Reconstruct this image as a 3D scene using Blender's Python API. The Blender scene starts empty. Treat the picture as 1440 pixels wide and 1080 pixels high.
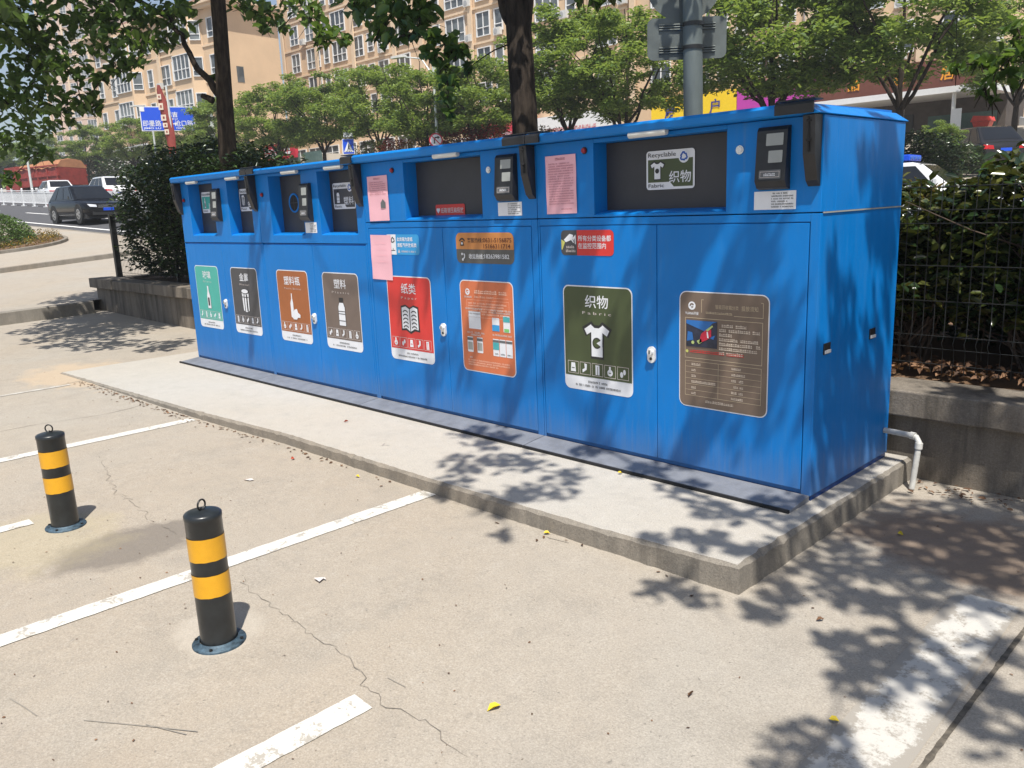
import bpy, bmesh, math, random
import numpy as np
from mathutils import Vector, Matrix

# ------------------------------------------------------------------ camera, world, sun, exposure
scene = bpy.context.scene
COL = scene.collection
CAM = Vector((0.0, 0.0, 1.62))
FOC, PITCH, ROLL, YAW = 1162.67, 0.2143, -0.0405, 0.7955
_cy, _sy = math.cos(YAW), math.sin(YAW)
_R = Vector((_cy, _sy, 0)); _F0 = Vector((-_sy, _cy, 0))
FWD = _F0 * math.cos(PITCH) + Vector((0, 0, -1)) * math.sin(PITCH)
_U = _R.cross(FWD)
RGT = _R * math.cos(ROLL) + _U * math.sin(ROLL)
UPV = -_R * math.sin(ROLL) + _U * math.cos(ROLL)
cam_data = bpy.data.cameras.new("camera")
cam_data.sensor_width = 36.0
cam_data.lens = 36.0 * FOC / 1440.0
cam_data.clip_start = 0.05
cam_data.clip_end = 3000.0
cam = bpy.data.objects.new("camera", cam_data)
COL.objects.link(cam)
mw = Matrix((RGT, UPV, -FWD)).transposed().to_4x4()
mw.translation = CAM
cam.matrix_world = mw
scene.camera = cam

SUN = Vector((0.342, -0.272, 0.899)).normalized()
world = bpy.data.worlds.new("World")
scene.world = world
world.use_nodes = True
wn = world.node_tree
bg = wn.nodes["Background"]
sky = wn.nodes.new("ShaderNodeTexSky")
sky.sky_type = 'NISHITA'
sky.sun_disc = False
sky.sun_elevation = math.asin(SUN.z)
sky.sun_rotation = math.atan2(SUN.x, SUN.y)
sky.air_density = 1.0
sky.dust_density = 1.5
wn.links.new(sky.outputs[0], bg.inputs[0])
bg.inputs[1].default_value = 0.095
sd = bpy.data.lights.new("sun", 'SUN')
sd.energy = 5.0
sd.angle = math.radians(0.55)
sd.color = (1.0, 0.96, 0.89)
sun = bpy.data.objects.new("sun", sd)
COL.objects.link(sun)
sun.rotation_euler = SUN.to_track_quat('Z', 'Y').to_euler()
scene.view_settings.view_transform = 'Standard'
scene.view_settings.look = 'None'
scene.view_settings.exposure = 0.46
scene.view_settings.gamma = 1.0
scene.view_settings.use_curve_mapping = False

rng = np.random.default_rng(7)
random.seed(7)


# ------------------------------------------------------------------ small maths
def ray(px, py):
    return FWD + RGT * ((px - 720) / FOC) - UPV * ((py - 540) / FOC)


def at_depth(px, py, d):
    return CAM + ray(px, py) * d


def on_y(px, py, y):
    d = ray(px, py)
    return CAM + d * (y / d.y)


def lot_height(x):
    return float(np.interp(x, [-9.5, -6.2, -3.9, -2.5, -1.75, 0], [-.012, -.07, -.085, -.10, -.14, -.14]))


def ground_z(x, y):
    a = lot_height(x)
    b = .0403 * (-max(x, -170)) + .0659 * min(y, 66) - .97
    if x > 4:
        b -= .03 * (x - 4)
    k = .25
    h = min(max(.5 + .5 * (b - a) / k, 0), 1)
    return b * h + a * (1 - h) + k * h * (1 - h)


def ground_at(px, py, tmax=220):
    d = ray(px, py)
    t = 1.5
    while t < tmax:
        p = CAM + d * t
        if p.z < ground_z(p.x, p.y):
            break
        t += .004 + .001 * t
    return Vector((p.x, p.y, ground_z(p.x, p.y)))


# ------------------------------------------------------------------ materials
MATS = {}


def new_mat(name):
    m = bpy.data.materials.new(name)
    m.use_nodes = True
    MATS[name] = m
    return m, m.node_tree, m.node_tree.nodes["Principled BSDF"]


def mix_rgb(nt, fac, a, b, mode='MIX'):
    n = nt.nodes.new("ShaderNodeMix")
    n.data_type = 'RGBA'
    n.blend_type = mode
    for sock, val in ((n.inputs[0], fac), (n.inputs[6], a), (n.inputs[7], b)):
        if hasattr(val, 'is_output'):
            nt.links.new(val, sock)
        elif isinstance(val, (int, float)):
            sock.default_value = val
        else:
            sock.default_value = (*val[:3], 1)
    return n.outputs[2]


def noise(nt, scale, detail=4, rough=.6, vec=None, dist=0):
    n = nt.nodes.new("ShaderNodeTexNoise")
    n.inputs["Scale"].default_value = scale
    n.inputs["Detail"].default_value = detail
    n.inputs["Roughness"].default_value = rough
    n.inputs["Distortion"].default_value = dist
    if vec is not None:
        nt.links.new(vec, n.inputs["Vector"])
    return n.outputs["Fac"]


def ramp(nt, fac, lo, hi, a=0.0, b=1.0):
    n = nt.nodes.new("ShaderNodeMapRange")
    n.inputs[1].default_value = lo
    n.inputs[2].default_value = hi
    n.inputs[3].default_value = a
    n.inputs[4].default_value = b
    nt.links.new(fac, n.inputs[0])
    return n.outputs[0]


def math_n(nt, op, a, b=None):
    n = nt.nodes.new("ShaderNodeMath")
    n.operation = op
    for i, v in enumerate((a, b)):
        if v is None:
            continue
        if hasattr(v, 'is_output'):
            nt.links.new(v, n.inputs[i])
        else:
            n.inputs[i].default_value = v
    return n.outputs[0]


def position(nt, scale=None):
    g = nt.nodes.new("ShaderNodeNewGeometry")
    if scale is None:
        return g.outputs["Position"]
    m = nt.nodes.new("ShaderNodeMapping")
    m.inputs["Scale"].default_value = scale
    nt.links.new(g.outputs["Position"], m.inputs["Vector"])
    return m.outputs["Vector"]


def obj_coords(nt, scale=(1, 1, 1)):
    t = nt.nodes.new("ShaderNodeTexCoord")
    m = nt.nodes.new("ShaderNodeMapping")
    m.inputs["Scale"].default_value = scale
    nt.links.new(t.outputs["Object"], m.inputs["Vector"])
    return m.outputs["Vector"]


def bump(nt, bsdf, h, strength, dist=.01):
    n = nt.nodes.new("ShaderNodeBump")
    n.inputs["Strength"].default_value = strength
    n.inputs["Distance"].default_value = dist
    nt.links.new(h, n.inputs["Height"])
    nt.links.new(n.outputs[0], bsdf.inputs["Normal"])


def mat(name, col, rough=.6, metal=0.0, var=.12, scale=6, bmp=0.0, bscale=40, spec=.5, stretch=(1, 1, 1), coat=0.0):
    m, nt, b = new_mat(name)
    v = obj_coords(nt, stretch)
    n = noise(nt, scale, 5, .6, v)
    lo = tuple(c * (1 - var) for c in col)
    hi = tuple(min(c * (1 + var), 1) for c in col)
    nt.links.new(mix_rgb(nt, ramp(nt, n, .3, .7), lo, hi), b.inputs["Base Color"])
    b.inputs["Roughness"].default_value = rough
    b.inputs["Metallic"].default_value = metal
    b.inputs["Specular IOR Level"].default_value = spec
    b.inputs["Coat Weight"].default_value = coat
    if bmp:
        bump(nt, b, noise(nt, bscale, 4, .6, v), bmp)
    return m


def leaf_mat(name, dark, mid, light, trans=.35, rough=.42, spec=.5):
    m, nt, b = new_mat(name)
    g = nt.nodes.new("ShaderNodeNewGeometry")
    r = g.outputs["Random Per Island"]
    c1 = mix_rgb(nt, ramp(nt, r, 0, .6), dark, mid)
    c2 = mix_rgb(nt, ramp(nt, r, .6, 1), c1, light)
    nt.links.new(c2, b.inputs["Base Color"])
    b.inputs["Roughness"].default_value = rough
    b.inputs["Specular IOR Level"].default_value = spec
    t = nt.nodes.new("ShaderNodeBsdfTranslucent")
    tc = mix_rgb(nt, .5, c2, (light[0] * 1.3, light[1] * 1.3, light[2] * .6))
    nt.links.new(tc, t.inputs["Color"])
    mx = nt.nodes.new("ShaderNodeMixShader")
    mx.inputs[0].default_value = trans
    nt.links.new(b.outputs[0], mx.inputs[1])
    nt.links.new(t.outputs[0], mx.inputs[2])
    nt.links.new(mx.outputs[0], nt.nodes["Material Output"].inputs[0])
    return m


def concrete_mat(name, base, dirt, stain=None, warm=(1.0, .92, .83), spk=.25, streak=0.0):
    m, nt, b = new_mat(name)
    p = position(nt)
    big = noise(nt, .35, 6, .62, p, .6)
    mid = noise(nt, 3.0, 6, .65, p)
    fine = noise(nt, 60, 4, .7, p)
    grit = noise(nt, 130, 3, .75, p)
    mica = noise(nt, 45, 2, .5, p)
    c = mix_rgb(nt, ramp(nt, big, .35, .68), base, tuple(x * w for x, w in zip(base, warm)))
    mot = noise(nt, 11, 5, .7, p, .4)
    c = mix_rgb(nt, ramp(nt, mid, .5, .75, 0, .6), c, dirt)
    c = mix_rgb(nt, ramp(nt, mot, .52, .72, 0, .38), c, tuple(x * .72 for x in base))
    c = mix_rgb(nt, ramp(nt, mot, .46, .30, 0, .30), c, tuple(min(x * 1.22, .75) for x in base))
    c = mix_rgb(nt, ramp(nt, fine, .45, .72, 0, spk), c, tuple(x * .55 for x in base))
    c = mix_rgb(nt, ramp(nt, grit, .52, .70, 0, .5), c, tuple(min(x * 1.45, .8) for x in base))
    c = mix_rgb(nt, ramp(nt, grit, .48, .30, 0, .55), c, tuple(x * .5 for x in base))
    c = mix_rgb(nt, ramp(nt, mica, .70, .74, 0, .6), c, tuple(x * .42 for x in base))
    if streak:
        sv = noise(nt, 5, 5, .7, position(nt, (1, 1, .10)))
        c = mix_rgb(nt, ramp(nt, sv, .46, .62, 0, streak), c, tuple(x * .28 for x in base))
        c = mix_rgb(nt, ramp(nt, sv, .40, .30, 0, streak * .6), c, tuple(min(x * 1.7, .6) for x in base))
    if stain:
        for (sx, sy, rx, ry, amt, col) in stain:
            mp = nt.nodes.new("ShaderNodeMapping")
            mp.vector_type = 'POINT'
            mp.inputs["Location"].default_value = (-sx / rx, -sy / ry, 0)
            mp.inputs["Scale"].default_value = (1 / rx, 1 / ry, 0)
            nt.links.new(p, mp.inputs["Vector"])
            ln = nt.nodes.new("ShaderNodeVectorMath")
            ln.operation = 'LENGTH'
            nt.links.new(mp.outputs[0], ln.inputs[0])
            d = math_n(nt, 'ADD', ln.outputs["Value"], math_n(nt, 'MULTIPLY', math_n(nt, 'SUBTRACT', mid, .5), 1.6))
            c = mix_rgb(nt, ramp(nt, d, 1.05, .7, 0, amt), c, col)
    nt.links.new(c, b.inputs["Base Color"])
    b.inputs["Roughness"].default_value = .85
    b.inputs["Specular IOR Level"].default_value = .3
    h = math_n(nt, 'ADD', math_n(nt, 'MULTIPLY', fine, .7), math_n(nt, 'MULTIPLY', mid, 1.2))
    h = math_n(nt, 'ADD', h, math_n(nt, 'MULTIPLY', grit, .5))
    bump(nt, b, h, .6, .006)
    return m


concrete_mat("lot_concrete", (.350, .318, .272), (.26, .232, .194),
             stain=[(-4.42, 1.42, .30, .42, .75, (.15, .13, .11)), (-3.6, .2, .5, .3, .25, (.2, .18, .15)), (-6.1, .6, .7, .3, .2, (.2, .18, .15)), (-1.0, 4.3, .9, .55, .75, (.19, .13, .09)),
                    (-4.9, 1.05, .5, .5, .25, (.42, .36, .20)), (-9.6, 2.9, 1.0, .6, .5, (.50, .37, .24)),
                    (-2.4, 0.2, .8, .6, .18, (.25, .2, .16)), (-7.5, 1.7, .9, .5, .2, (.34, .31, .26)),
                    (-3.2, 1.32, .22, .2, .35, (.5, .45, .38))])
concrete_mat("platform_concrete", (.42, .398, .362), (.345, .322, .285), warm=(1, .95, .88), spk=.2)
concrete_mat("kerb_concrete", (.25, .228, .195), (.15, .135, .115), spk=.45, streak=.25)
concrete_mat("pale_paving", (.36, .325, .275), (.30, .265, .22))
concrete_mat("asphalt", (.085, .085, .09), (.065, .065, .07), warm=(1, 1, 1))
concrete_mat("stone_wall", (.20, .175, .145), (.08, .07, .058), warm=(1, .92, .82), spk=.5, streak=.7)
concrete_mat("soil", (.16, .10, .06), (.09, .06, .04))


def paint_mat(name, col, under, wear, scale=9, edge=None, soft=.05):
    m, nt, b = new_mat(name)
    p = position(nt)
    n = noise(nt, scale, 8, .72, p, .3)
    f = noise(nt, 70, 4, .7, p)
    w = math_n(nt, 'ADD', n, math_n(nt, 'MULTIPLY', math_n(nt, 'SUBTRACT', f, .5), .5))
    if edge:
        sp = nt.nodes.new("ShaderNodeSeparateXYZ")
        nt.links.new(p, sp.inputs[0])
        e = math_n(nt, 'ABSOLUTE', math_n(nt, 'ADD', sp.outputs["X"], edge[0]))
        w = math_n(nt, 'SUBTRACT', w, ramp(nt, e, edge[1] * .6, edge[1], 0, .26))
    c = mix_rgb(nt, ramp(nt, w, wear, wear + soft), under, col)
    c = mix_rgb(nt, ramp(nt, f, .5, .8, 0, .25), c, tuple(x * .6 for x in col))
    nt.links.new(c, b.inputs["Base Color"])
    b.inputs["Roughness"].default_value = .8
    return m


paint_mat("white_line", (.58, .56, .515), (.35, .32, .275), .40)
paint_mat("worn_white_line", (.48, .455, .41), (.345, .313, .268), .43, 6, None, .12)
paint_mat("flaked_white_line", (.50, .475, .43), (.305, .277, .237), .39, 7, (.912, .125), .10)
paint_mat("road_white", (.75, .74, .72), (.3, .3, .3), .30)


def blue_mat(name, col, grime=.25, rough=.34):
    m, nt, b = new_mat(name)
    p = position(nt, (7, 7, .7))
    n = noise(nt, 3, 6, .65, p)
    q = noise(nt, 1.3, 4, .6, position(nt))
    f = noise(nt, 260, 2, .5, position(nt))
    c = mix_rgb(nt, ramp(nt, q, .3, .7), tuple(x * .9 for x in col), tuple(x * 1.08 for x in col))
    c = mix_rgb(nt, ramp(nt, n, .52, .8, 0, grime), c, (col[0] * .8 + .06, col[1] * .75 + .06, col[2] * .62 + .05))
    if grime > .3:
        drip = noise(nt, 2.2, 6, .75, position(nt, (16, 16, .45)))
        c = mix_rgb(nt, ramp(nt, drip, .58, .74, 0, .30), c, (.10, .20, .36))
        c = mix_rgb(nt, ramp(nt, drip, .36, .26, 0, .35), c, tuple(x * .55 for x in col))
        scr = noise(nt, 9, 3, .8, position(nt, (1.2, 1.2, 14)), 1.5)
        spot = noise(nt, 2.1, 2, .5, position(nt))
        sm = math_n(nt, 'MULTIPLY', ramp(nt, scr, .70, .74), ramp(nt, spot, .56, .62))
        c = mix_rgb(nt, math_n(nt, 'MULTIPLY', sm, .55), c, (.30, .38, .48))
        sp = nt.nodes.new("ShaderNodeSeparateXYZ")
        nt.links.new(position(nt), sp.inputs[0])
        low = math_n(nt, 'ADD', sp.outputs["Z"], math_n(nt, 'MULTIPLY', math_n(nt, 'SUBTRACT', drip, .5), .5))
        c = mix_rgb(nt, ramp(nt, low, .26, .02, 0, .30), c, (.22, .22, .20))
    nt.links.new(c, b.inputs["Base Color"])
    nt.links.new(ramp(nt, n, .3, .8, rough - .06, rough + .2), b.inputs["Roughness"])
    b.inputs["Specular IOR Level"].default_value = .28
    bump(nt, b, math_n(nt, 'ADD', f, math_n(nt, 'MULTIPLY', q, 14)), .07, .004)
    return m


blue_mat("blue_paint", (.001, .172, .53), .34, .42)
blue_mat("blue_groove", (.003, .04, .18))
mat("recess_grey", (.036, .036, .040), .5, var=.15, scale=4)
mat("black_plastic", (.016, .016, .018), .42, var=.3, scale=12)
mat("black_rubber", (.012, .012, .013), .8)
mat("screen_grey", (.33, .34, .32), .2, var=.06)
mat("key_grey", (.12, .125, .13), .45)
mat("lamp_white", (.62, .61, .57), .45, var=.08)
mat("chrome", (.75, .75, .76), .22, 1.0, var=.1)
mat("lock_white", (.72, .72, .72), .35, .2)
mat("red_button", (.30, .012, .02), .3)
mat("skirt_steel", (.205, .215, .24), .6, .25, var=.18, scale=9, bmp=.35, bscale=90)
mat("trim_white", (.74, .75, .78), .5, var=.05)
mat("sticker_teal", (.055, .40, .335), .4, var=.06)
mat("sticker_dark", (.058, .058, .064), .4, var=.08)
mat("sticker_orange_brown", (.34, .105, .028), .4, var=.08)
mat("sticker_taupe", (.155, .115, .095), .4, var=.08)
mat("sticker_red", (.62, .035, .03), .4, var=.06)
mat("sticker_salmon", (.60, .16, .065), .4, var=.1, scale=3)
mat("sticker_olive", (.058, .078, .030), .4, var=.08)
mat("sticker_bronze", (.165, .118, .088), .4, var=.1, scale=3)
mat("sticker_cyan", (.03, .30, .62), .4, var=.06)
mat("sticker_gold", (.55, .22, .06), .4, var=.1)
mat("sticker_grey", (.10, .098, .092), .4, var=.06)
mat("line_cream", (.50, .40, .27), .5)
mat("text_cream", (.62, .52, .42), .5)
mat("text_pale", (.62, .55, .52), .5)
mat("text_orange", (.85, .52, .38), .5)
mat("text_black", (.02, .02, .022), .5)
mat("text_red", (.55, .03, .03), .5)
mat("text_brown", (.10, .022, .012), .5)
mat("emblem_blue", (.02, .10, .42), .5)
mat("photo_dark", (.02, .024, .045), .5, var=.5, scale=20)
mat("photo_blue", (.02, .14, .42), .5)
mat("photo_red", (.55, .02, .05), .5)
mat("photo_green", (.42, .50, .18), .5)
mat("phone_teal", (.06, .38, .40), .5)
mat("phone_green", (.20, .55, .16), .5)
mat("yellow_cone", (.55, .55, .14), .5)
mat("pink_paper", (.80, .44, .50), .8, var=.05, scale=3)
mat("pink_print", (.42, .17, .20), .8)
mat("bollard_black", (.017, .020, .022), .32, var=.35, scale=14, bmp=.12, bscale=30)
mat("bollard_yellow", (.66, .33, .014), .35, var=.1, scale=9)
mat("flange_blue", (.045, .075, .10), .6, .3, var=.8, scale=30)
mat("steel_dark", (.05, .05, .05), .4, .8)
mat("galvanised", (.115, .135, .13), .55, .2, var=.25, scale=5, stretch=(1, 1, .3))
mat("sign_back", (.105, .12, .115), .55, .2, var=.25, scale=6)
mat("pvc", (.50, .49, .46), .5, var=.25, scale=18)
mat("bark", (.036, .027, .020), .95, var=.7, scale=26, bmp=1.0, bscale=40, spec=.2, stretch=(1, 1, .22))  # dark brown bark, lowered further to carry the crown's shade on the trunks
mat("bark_pale", (.12, .09, .065), .9, var=.45, scale=14, bmp=.8, bscale=26, stretch=(1, 1, .3))
mat("stem_brown", (.10, .07, .05), .9, var=.4, scale=20)
mat("fence_black", (.012, .013, .013), .5, .2)
leaf_mat("leaf_near", (.030, .065, .018), (.065, .125, .028), (.14, .22, .045), .45)
leaf_mat("leaf_street", (.065, .12, .030), (.15, .24, .055), (.30, .38, .09), .45, .5)
leaf_mat("leaf_hedge", (.010, .022, .009), (.026, .050, .016), (.075, .125, .035), .15, .28)
leaf_mat("leaf_photinia", (.012, .026, .010), (.03, .06, .018), (.12, .12, .03), .2, .22, .7)
leaf_mat("leaf_red", (.03, .022, .014), (.10, .020, .018), (.42, .022, .03), .3, .4)
leaf_mat("leaf_mixed", (.035, .05, .014), (.10, .085, .03), (.42, .26, .03), .3, .4)
leaf_mat("leaf_trimmed", (.03, .065, .012), (.065, .125, .018), (.12, .20, .035), .2, .55)
leaf_mat("leaf_dry", (.06, .032, .018), (.14, .07, .035), (.27, .15, .08), .1, .8)
mat("leaf_yellow", (.62, .46, .02), .6)
mat("leaf_rust", (.42, .07, .03), .7)
mat("crack_dark", (.16, .14, .115), .95)
mat("joint_dark", (.10, .085, .066), .95, var=.6, scale=30)
mat("scuff", (.25, .225, .19), .95)
mat("litter_pale", (.58, .53, .5), .8)


# ------------------------------------------------------------------ mesh helpers
class MB:
    def __init__(self):
        self.v, self.f, self.m, self.s, self.slots = [], [], [], [], []

    def add(self, verts, faces, mname, smooth=False):
        o = len(self.v)
        if mname not in self.slots:
            self.slots.append(mname)
        k = self.slots.index(mname)
        self.v.extend(tuple(p) for p in verts)
        for f in faces:
            self.f.append(tuple(i + o for i in f))
            self.m.append(k)
            self.s.append(smooth)

    def box(self, x0, x1, y0, y1, z0, z1, mname):
        v = [(x0, y0, z0), (x1, y0, z0), (x1, y1, z0), (x0, y1, z0), (x0, y0, z1), (x1, y0, z1), (x1, y1, z1), (x0, y1, z1)]
        self.add(v, [(3, 2, 1, 0), (4, 5, 6, 7), (0, 1, 5, 4), (1, 2, 6, 5), (2, 3, 7, 6), (3, 0, 4, 7)], mname)

    def prism(self, poly, off, mname, smooth=False):
        n = len(poly)
        a = [Vector(p) for p in poly]
        o = Vector(off)
        nrm = Vector()
        for i in range(n):
            nrm += (a[i] - a[0]).cross(a[(i + 1) % n] - a[0])
        if nrm.dot(o) > 0:
            a.reverse()
        b = [p + o for p in a]
        self.add(a + b, [tuple(range(n)), tuple(range(2 * n - 1, n - 1, -1))], mname)
        sides = [((i + 1) % n, i, i + n, (i + 1) % n + n) for i in range(n)]
        self.add(a + b, sides, mname, smooth)

    def tube(self, pts, rads, mname, n=10, caps=True, smooth=True):
        pts = [Vector(p) for p in pts]
        if isinstance(rads, (int, float)):
            rads = [rads] * len(pts)
        vs = []
        t0 = (pts[1] - pts[0]).normalized()
        ref = Vector((1, 0, 0)) if abs(t0.x) < .8 else Vector((0, 1, 0))
        u = t0.cross(ref).normalized()
        for i, p in enumerate(pts):
            if i == 0:
                t = t0
            elif i == len(pts) - 1:
                t = (pts[i] - pts[i - 1]).normalized()
            else:
                t = ((pts[i + 1] - pts[i]).normalized() + (pts[i] - pts[i - 1]).normalized())
                t = t.normalized() if t.length > 1e-6 else t0
            u = (u - t * u.dot(t)).normalized()
            w = t.cross(u)
            for k in range(n):
                a = 2 * math.pi * k / n
                vs.append(p + (u * math.cos(a) + w * math.sin(a)) * rads[i])
        fs = []
        for i in range(len(pts) - 1):
            for k in range(n):
                k2 = (k + 1) % n
                fs.append((i * n + k, i * n + k2, (i + 1) * n + k2, (i + 1) * n + k))
        self.add(vs, fs, mname, smooth)
        if caps:
            self.add(vs[:n], [tuple(range(n - 1, -1, -1))], mname)
            self.add(vs[-n:], [tuple(range(n))], mname)

    def lathe(self, prof, mname, n=32, c=(0, 0, 0), smooth=True):
        vs = []
        for r, z in prof:
            for k in range(n):
                a = 2 * math.pi * k / n
                vs.append((c[0] + r * math.cos(a), c[1] + r * math.sin(a), c[2] + z))
        fs = []
        for i in range(len(prof) - 1):
            for k in range(n):
                k2 = (k + 1) % n
                fs.append((i * n + k, i * n + k2, (i + 1) * n + k2, (i + 1) * n + k))
        self.add(vs, fs, mname, smooth)

    def torus(self, c, R, r, axis_u, axis_v, mname, n=20, m=8):
        c = Vector(c)
        u = Vector(axis_u).normalized()
        v = Vector(axis_v).normalized()
        w = u.cross(v)
        vs, fs = [], []
        for i in range(n):
            a = 2 * math.pi * i / n
            d = u * math.cos(a) + v * math.sin(a)
            for j in range(m):
                b = 2 * math.pi * j / m
                vs.append(c + d * (R + r * math.cos(b)) + w * r * math.sin(b))
        for i in range(n):
            for j in range(m):
                fs.append((i * m + j, ((i + 1) % n) * m + j, ((i + 1) % n) * m + (j + 1) % m, i * m + (j + 1) % m))
        self.add(vs, fs, mname, True)


ORG = {}


def build(mb, name, parent=None, origin=None, bevel=0.0, seg=2):
    me = bpy.data.meshes.new(name)
    if parent is not None:
        o0 = ORG[parent.name]
    else:
        o0 = Vector(origin) if origin is not None else Vector((0, 0, 0))
    me.from_pydata([(p[0] - o0.x, p[1] - o0.y, p[2] - o0.z) for p in mb.v], [], mb.f)
    for s in mb.slots:
        me.materials.append(MATS[s])
    me.polygons.foreach_set("material_index", mb.m)
    me.polygons.foreach_set("use_smooth", mb.s)
    me.update()
    o = bpy.data.objects.new(name, me)
    COL.objects.link(o)
    if parent is not None:
        o.parent = parent
    else:
        o.location = o0
    ORG[o.name] = o0
    if bevel:
        md = o.modifiers.new("bevel", 'BEVEL')
        md.width = bevel
        md.segments = seg
        md.limit_method = 'ANGLE'
        md.angle_limit = math.radians(40)
        md.harden_normals = False
    return o


def thing(name, loc, label, cat, group=None):
    o = bpy.data.objects.new(name, None)
    o.empty_display_size = .2
    COL.objects.link(o)
    o.location = loc
    ORG[o.name] = Vector(loc)
    tag(o, label, cat, group)
    return o


def local_thing(name, label, cat, group=None):
    o = thing(name, (0, 0, 0), label, cat, group)
    return o


def tag(o, label, cat, group=None):
    o["label"] = label
    o["category"] = cat
    if group:
        o["group"] = group
    return o


def structure(o, kind="structure"):
    o["kind"] = kind
    return o


def copy_tree(o, parent=None):
    c = o.copy()
    COL.objects.link(c)
    if parent is not None:
        c.parent = parent
    for ch in list(o.children):
        copy_tree(ch, c)
    return c


GLYPH = {}


def glyphs(txt, bold):
    key = (txt, bold)
    if key not in GLYPH:
        c = bpy.data.curves.new("lettering", 'FONT')
        c.body = txt
        c.offset = bold
        c.resolution_u = 3
        c.align_x = 'LEFT'
        o = bpy.data.objects.new("lettering", c)
        COL.objects.link(o)
        dg = bpy.context.evaluated_depsgraph_get()
        me = bpy.data.meshes.new_from_object(o.evaluated_get(dg))
        vs = [(v.co.x, v.co.y) for v in me.vertices]
        fs = [tuple(p.vertices) for p in me.polygons]
        bpy.data.objects.remove(o)
        bpy.data.curves.remove(c)
        bpy.data.meshes.remove(me)
        x0 = min(v[0] for v in vs)
        x1 = max(v[0] for v in vs)
        GLYPH[key] = (vs, fs, x0, x1)
    return GLYPH[key]


class Decal:
    """flat printed panel: u to the right, v up, layers stepped along the normal"""

    def __init__(self, origin, u, v, n, step=.0012):
        self.o, self.u, self.vv, self.n = Vector(origin), Vector(u), Vector(v), Vector(n)
        self.step = step
        self.mb = MB()

    def P(self, x, y, layer):
        return self.o + self.u * x + self.vv * y + self.n * (self.step * layer)

    def poly(self, pts, mname, layer):
        a = sum(pts[i][0] * pts[(i + 1) % len(pts)][1] - pts[(i + 1) % len(pts)][0] * pts[i][1] for i in range(len(pts)))
        if a < 0:
            pts = pts[::-1]
        self.mb.add([self.P(x, y, layer) for x, y in pts], [tuple(range(len(pts)))], mname)

    def rect(self, x0, y0, x1, y1, mname, layer):
        self.poly([(x0, y0), (x1, y0), (x1, y1), (x0, y1)], mname, layer)

    def rrect(self, x0, y0, x1, y1, r, mname, layer):
        pts = []
        for cx, cy, a0 in ((x1 - r, y0 + r, -90), (x1 - r, y1 - r, 0), (x0 + r, y1 - r, 90), (x0 + r, y0 + r, 180)):
            for k in range(6):
                a = math.radians(a0 + 18 * k)
                pts.append((cx + r * math.cos(a), cy + r * math.sin(a)))
        self.poly(pts, mname, layer)

    def frame(self, x0, y0, x1, y1, t, mname, layer):
        self.rect(x0, y0, x1, y0 + t, mname, layer)
        self.rect(x0, y1 - t, x1, y1, mname, layer)
        self.rect(x0, y0 + t, x0 + t, y1 - t, mname, layer)
        self.rect(x1 - t, y0 + t, x1, y1 - t, mname, layer)

    def circle(self, x, y, r, mname, layer, n=24, ry=None):
        ry = ry or r
        self.poly([(x + r * math.cos(2 * math.pi * k / n), y + ry * math.sin(2 * math.pi * k / n)) for k in range(n)], mname, layer)

    def arc(self, x, y, r0, r1, a0, a1, mname, layer, n=10):
        for k in range(n):
            b0 = math.radians(a0 + (a1 - a0) * k / n)
            b1 = math.radians(a0 + (a1 - a0) * (k + 1) / n)
            self.poly([(x + r0 * math.cos(b0), y + r0 * math.sin(b0)), (x + r1 * math.cos(b0), y + r1 * math.sin(b0)),
                       (x + r1 * math.cos(b1), y + r1 * math.sin(b1)), (x + r0 * math.cos(b1), y + r0 * math.sin(b1))], mname, layer)

    def line(self, x0, y0, x1, y1, t, mname, layer):
        dx, dy = x1 - x0, y1 - y0
        L = math.hypot(dx, dy)
        nx, ny = -dy / L * t / 2, dx / L * t / 2
        self.poly([(x0 + nx, y0 + ny), (x0 - nx, y0 - ny), (x1 - nx, y1 - ny), (x1 + nx, y1 + ny)], mname, layer)

    def text(self, s, x, y, size, mname, layer, align='C', bold=.012, width=None):
        vs, fs, x0, x1 = glyphs(s, bold)
        k = size
        kx = size if width is None else width / (x1 - x0)
        w = (x1 - x0) * kx
        ox = {'C': x - w / 2, 'L': x, 'R': x - w}[align]
        self.mb.add([self.P(ox + (a - x0) * kx, y + b * k, layer) for a, b in vs], fs, mname)

    def scribble(self, x0, x1, y, h, mname, layer, r, fill=.82):
        """a row of print too fine to read"""
        x = x0
        while x < x1:
            w = h * r.uniform(.5, 1.0)
            if r.random() < fill:
                x2 = min(x + w * .82, x1)
                self.rect(x, y, x2, y + h * r.uniform(.25, .4), mname, layer)
                self.rect(x, y + h * .55, x2 - w * .1, y + h * r.uniform(.75, 1.0), mname, layer)
            x += w

    def build(self, name, parent=None, origin=None):
        return build(self.mb, name, parent, origin)


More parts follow.
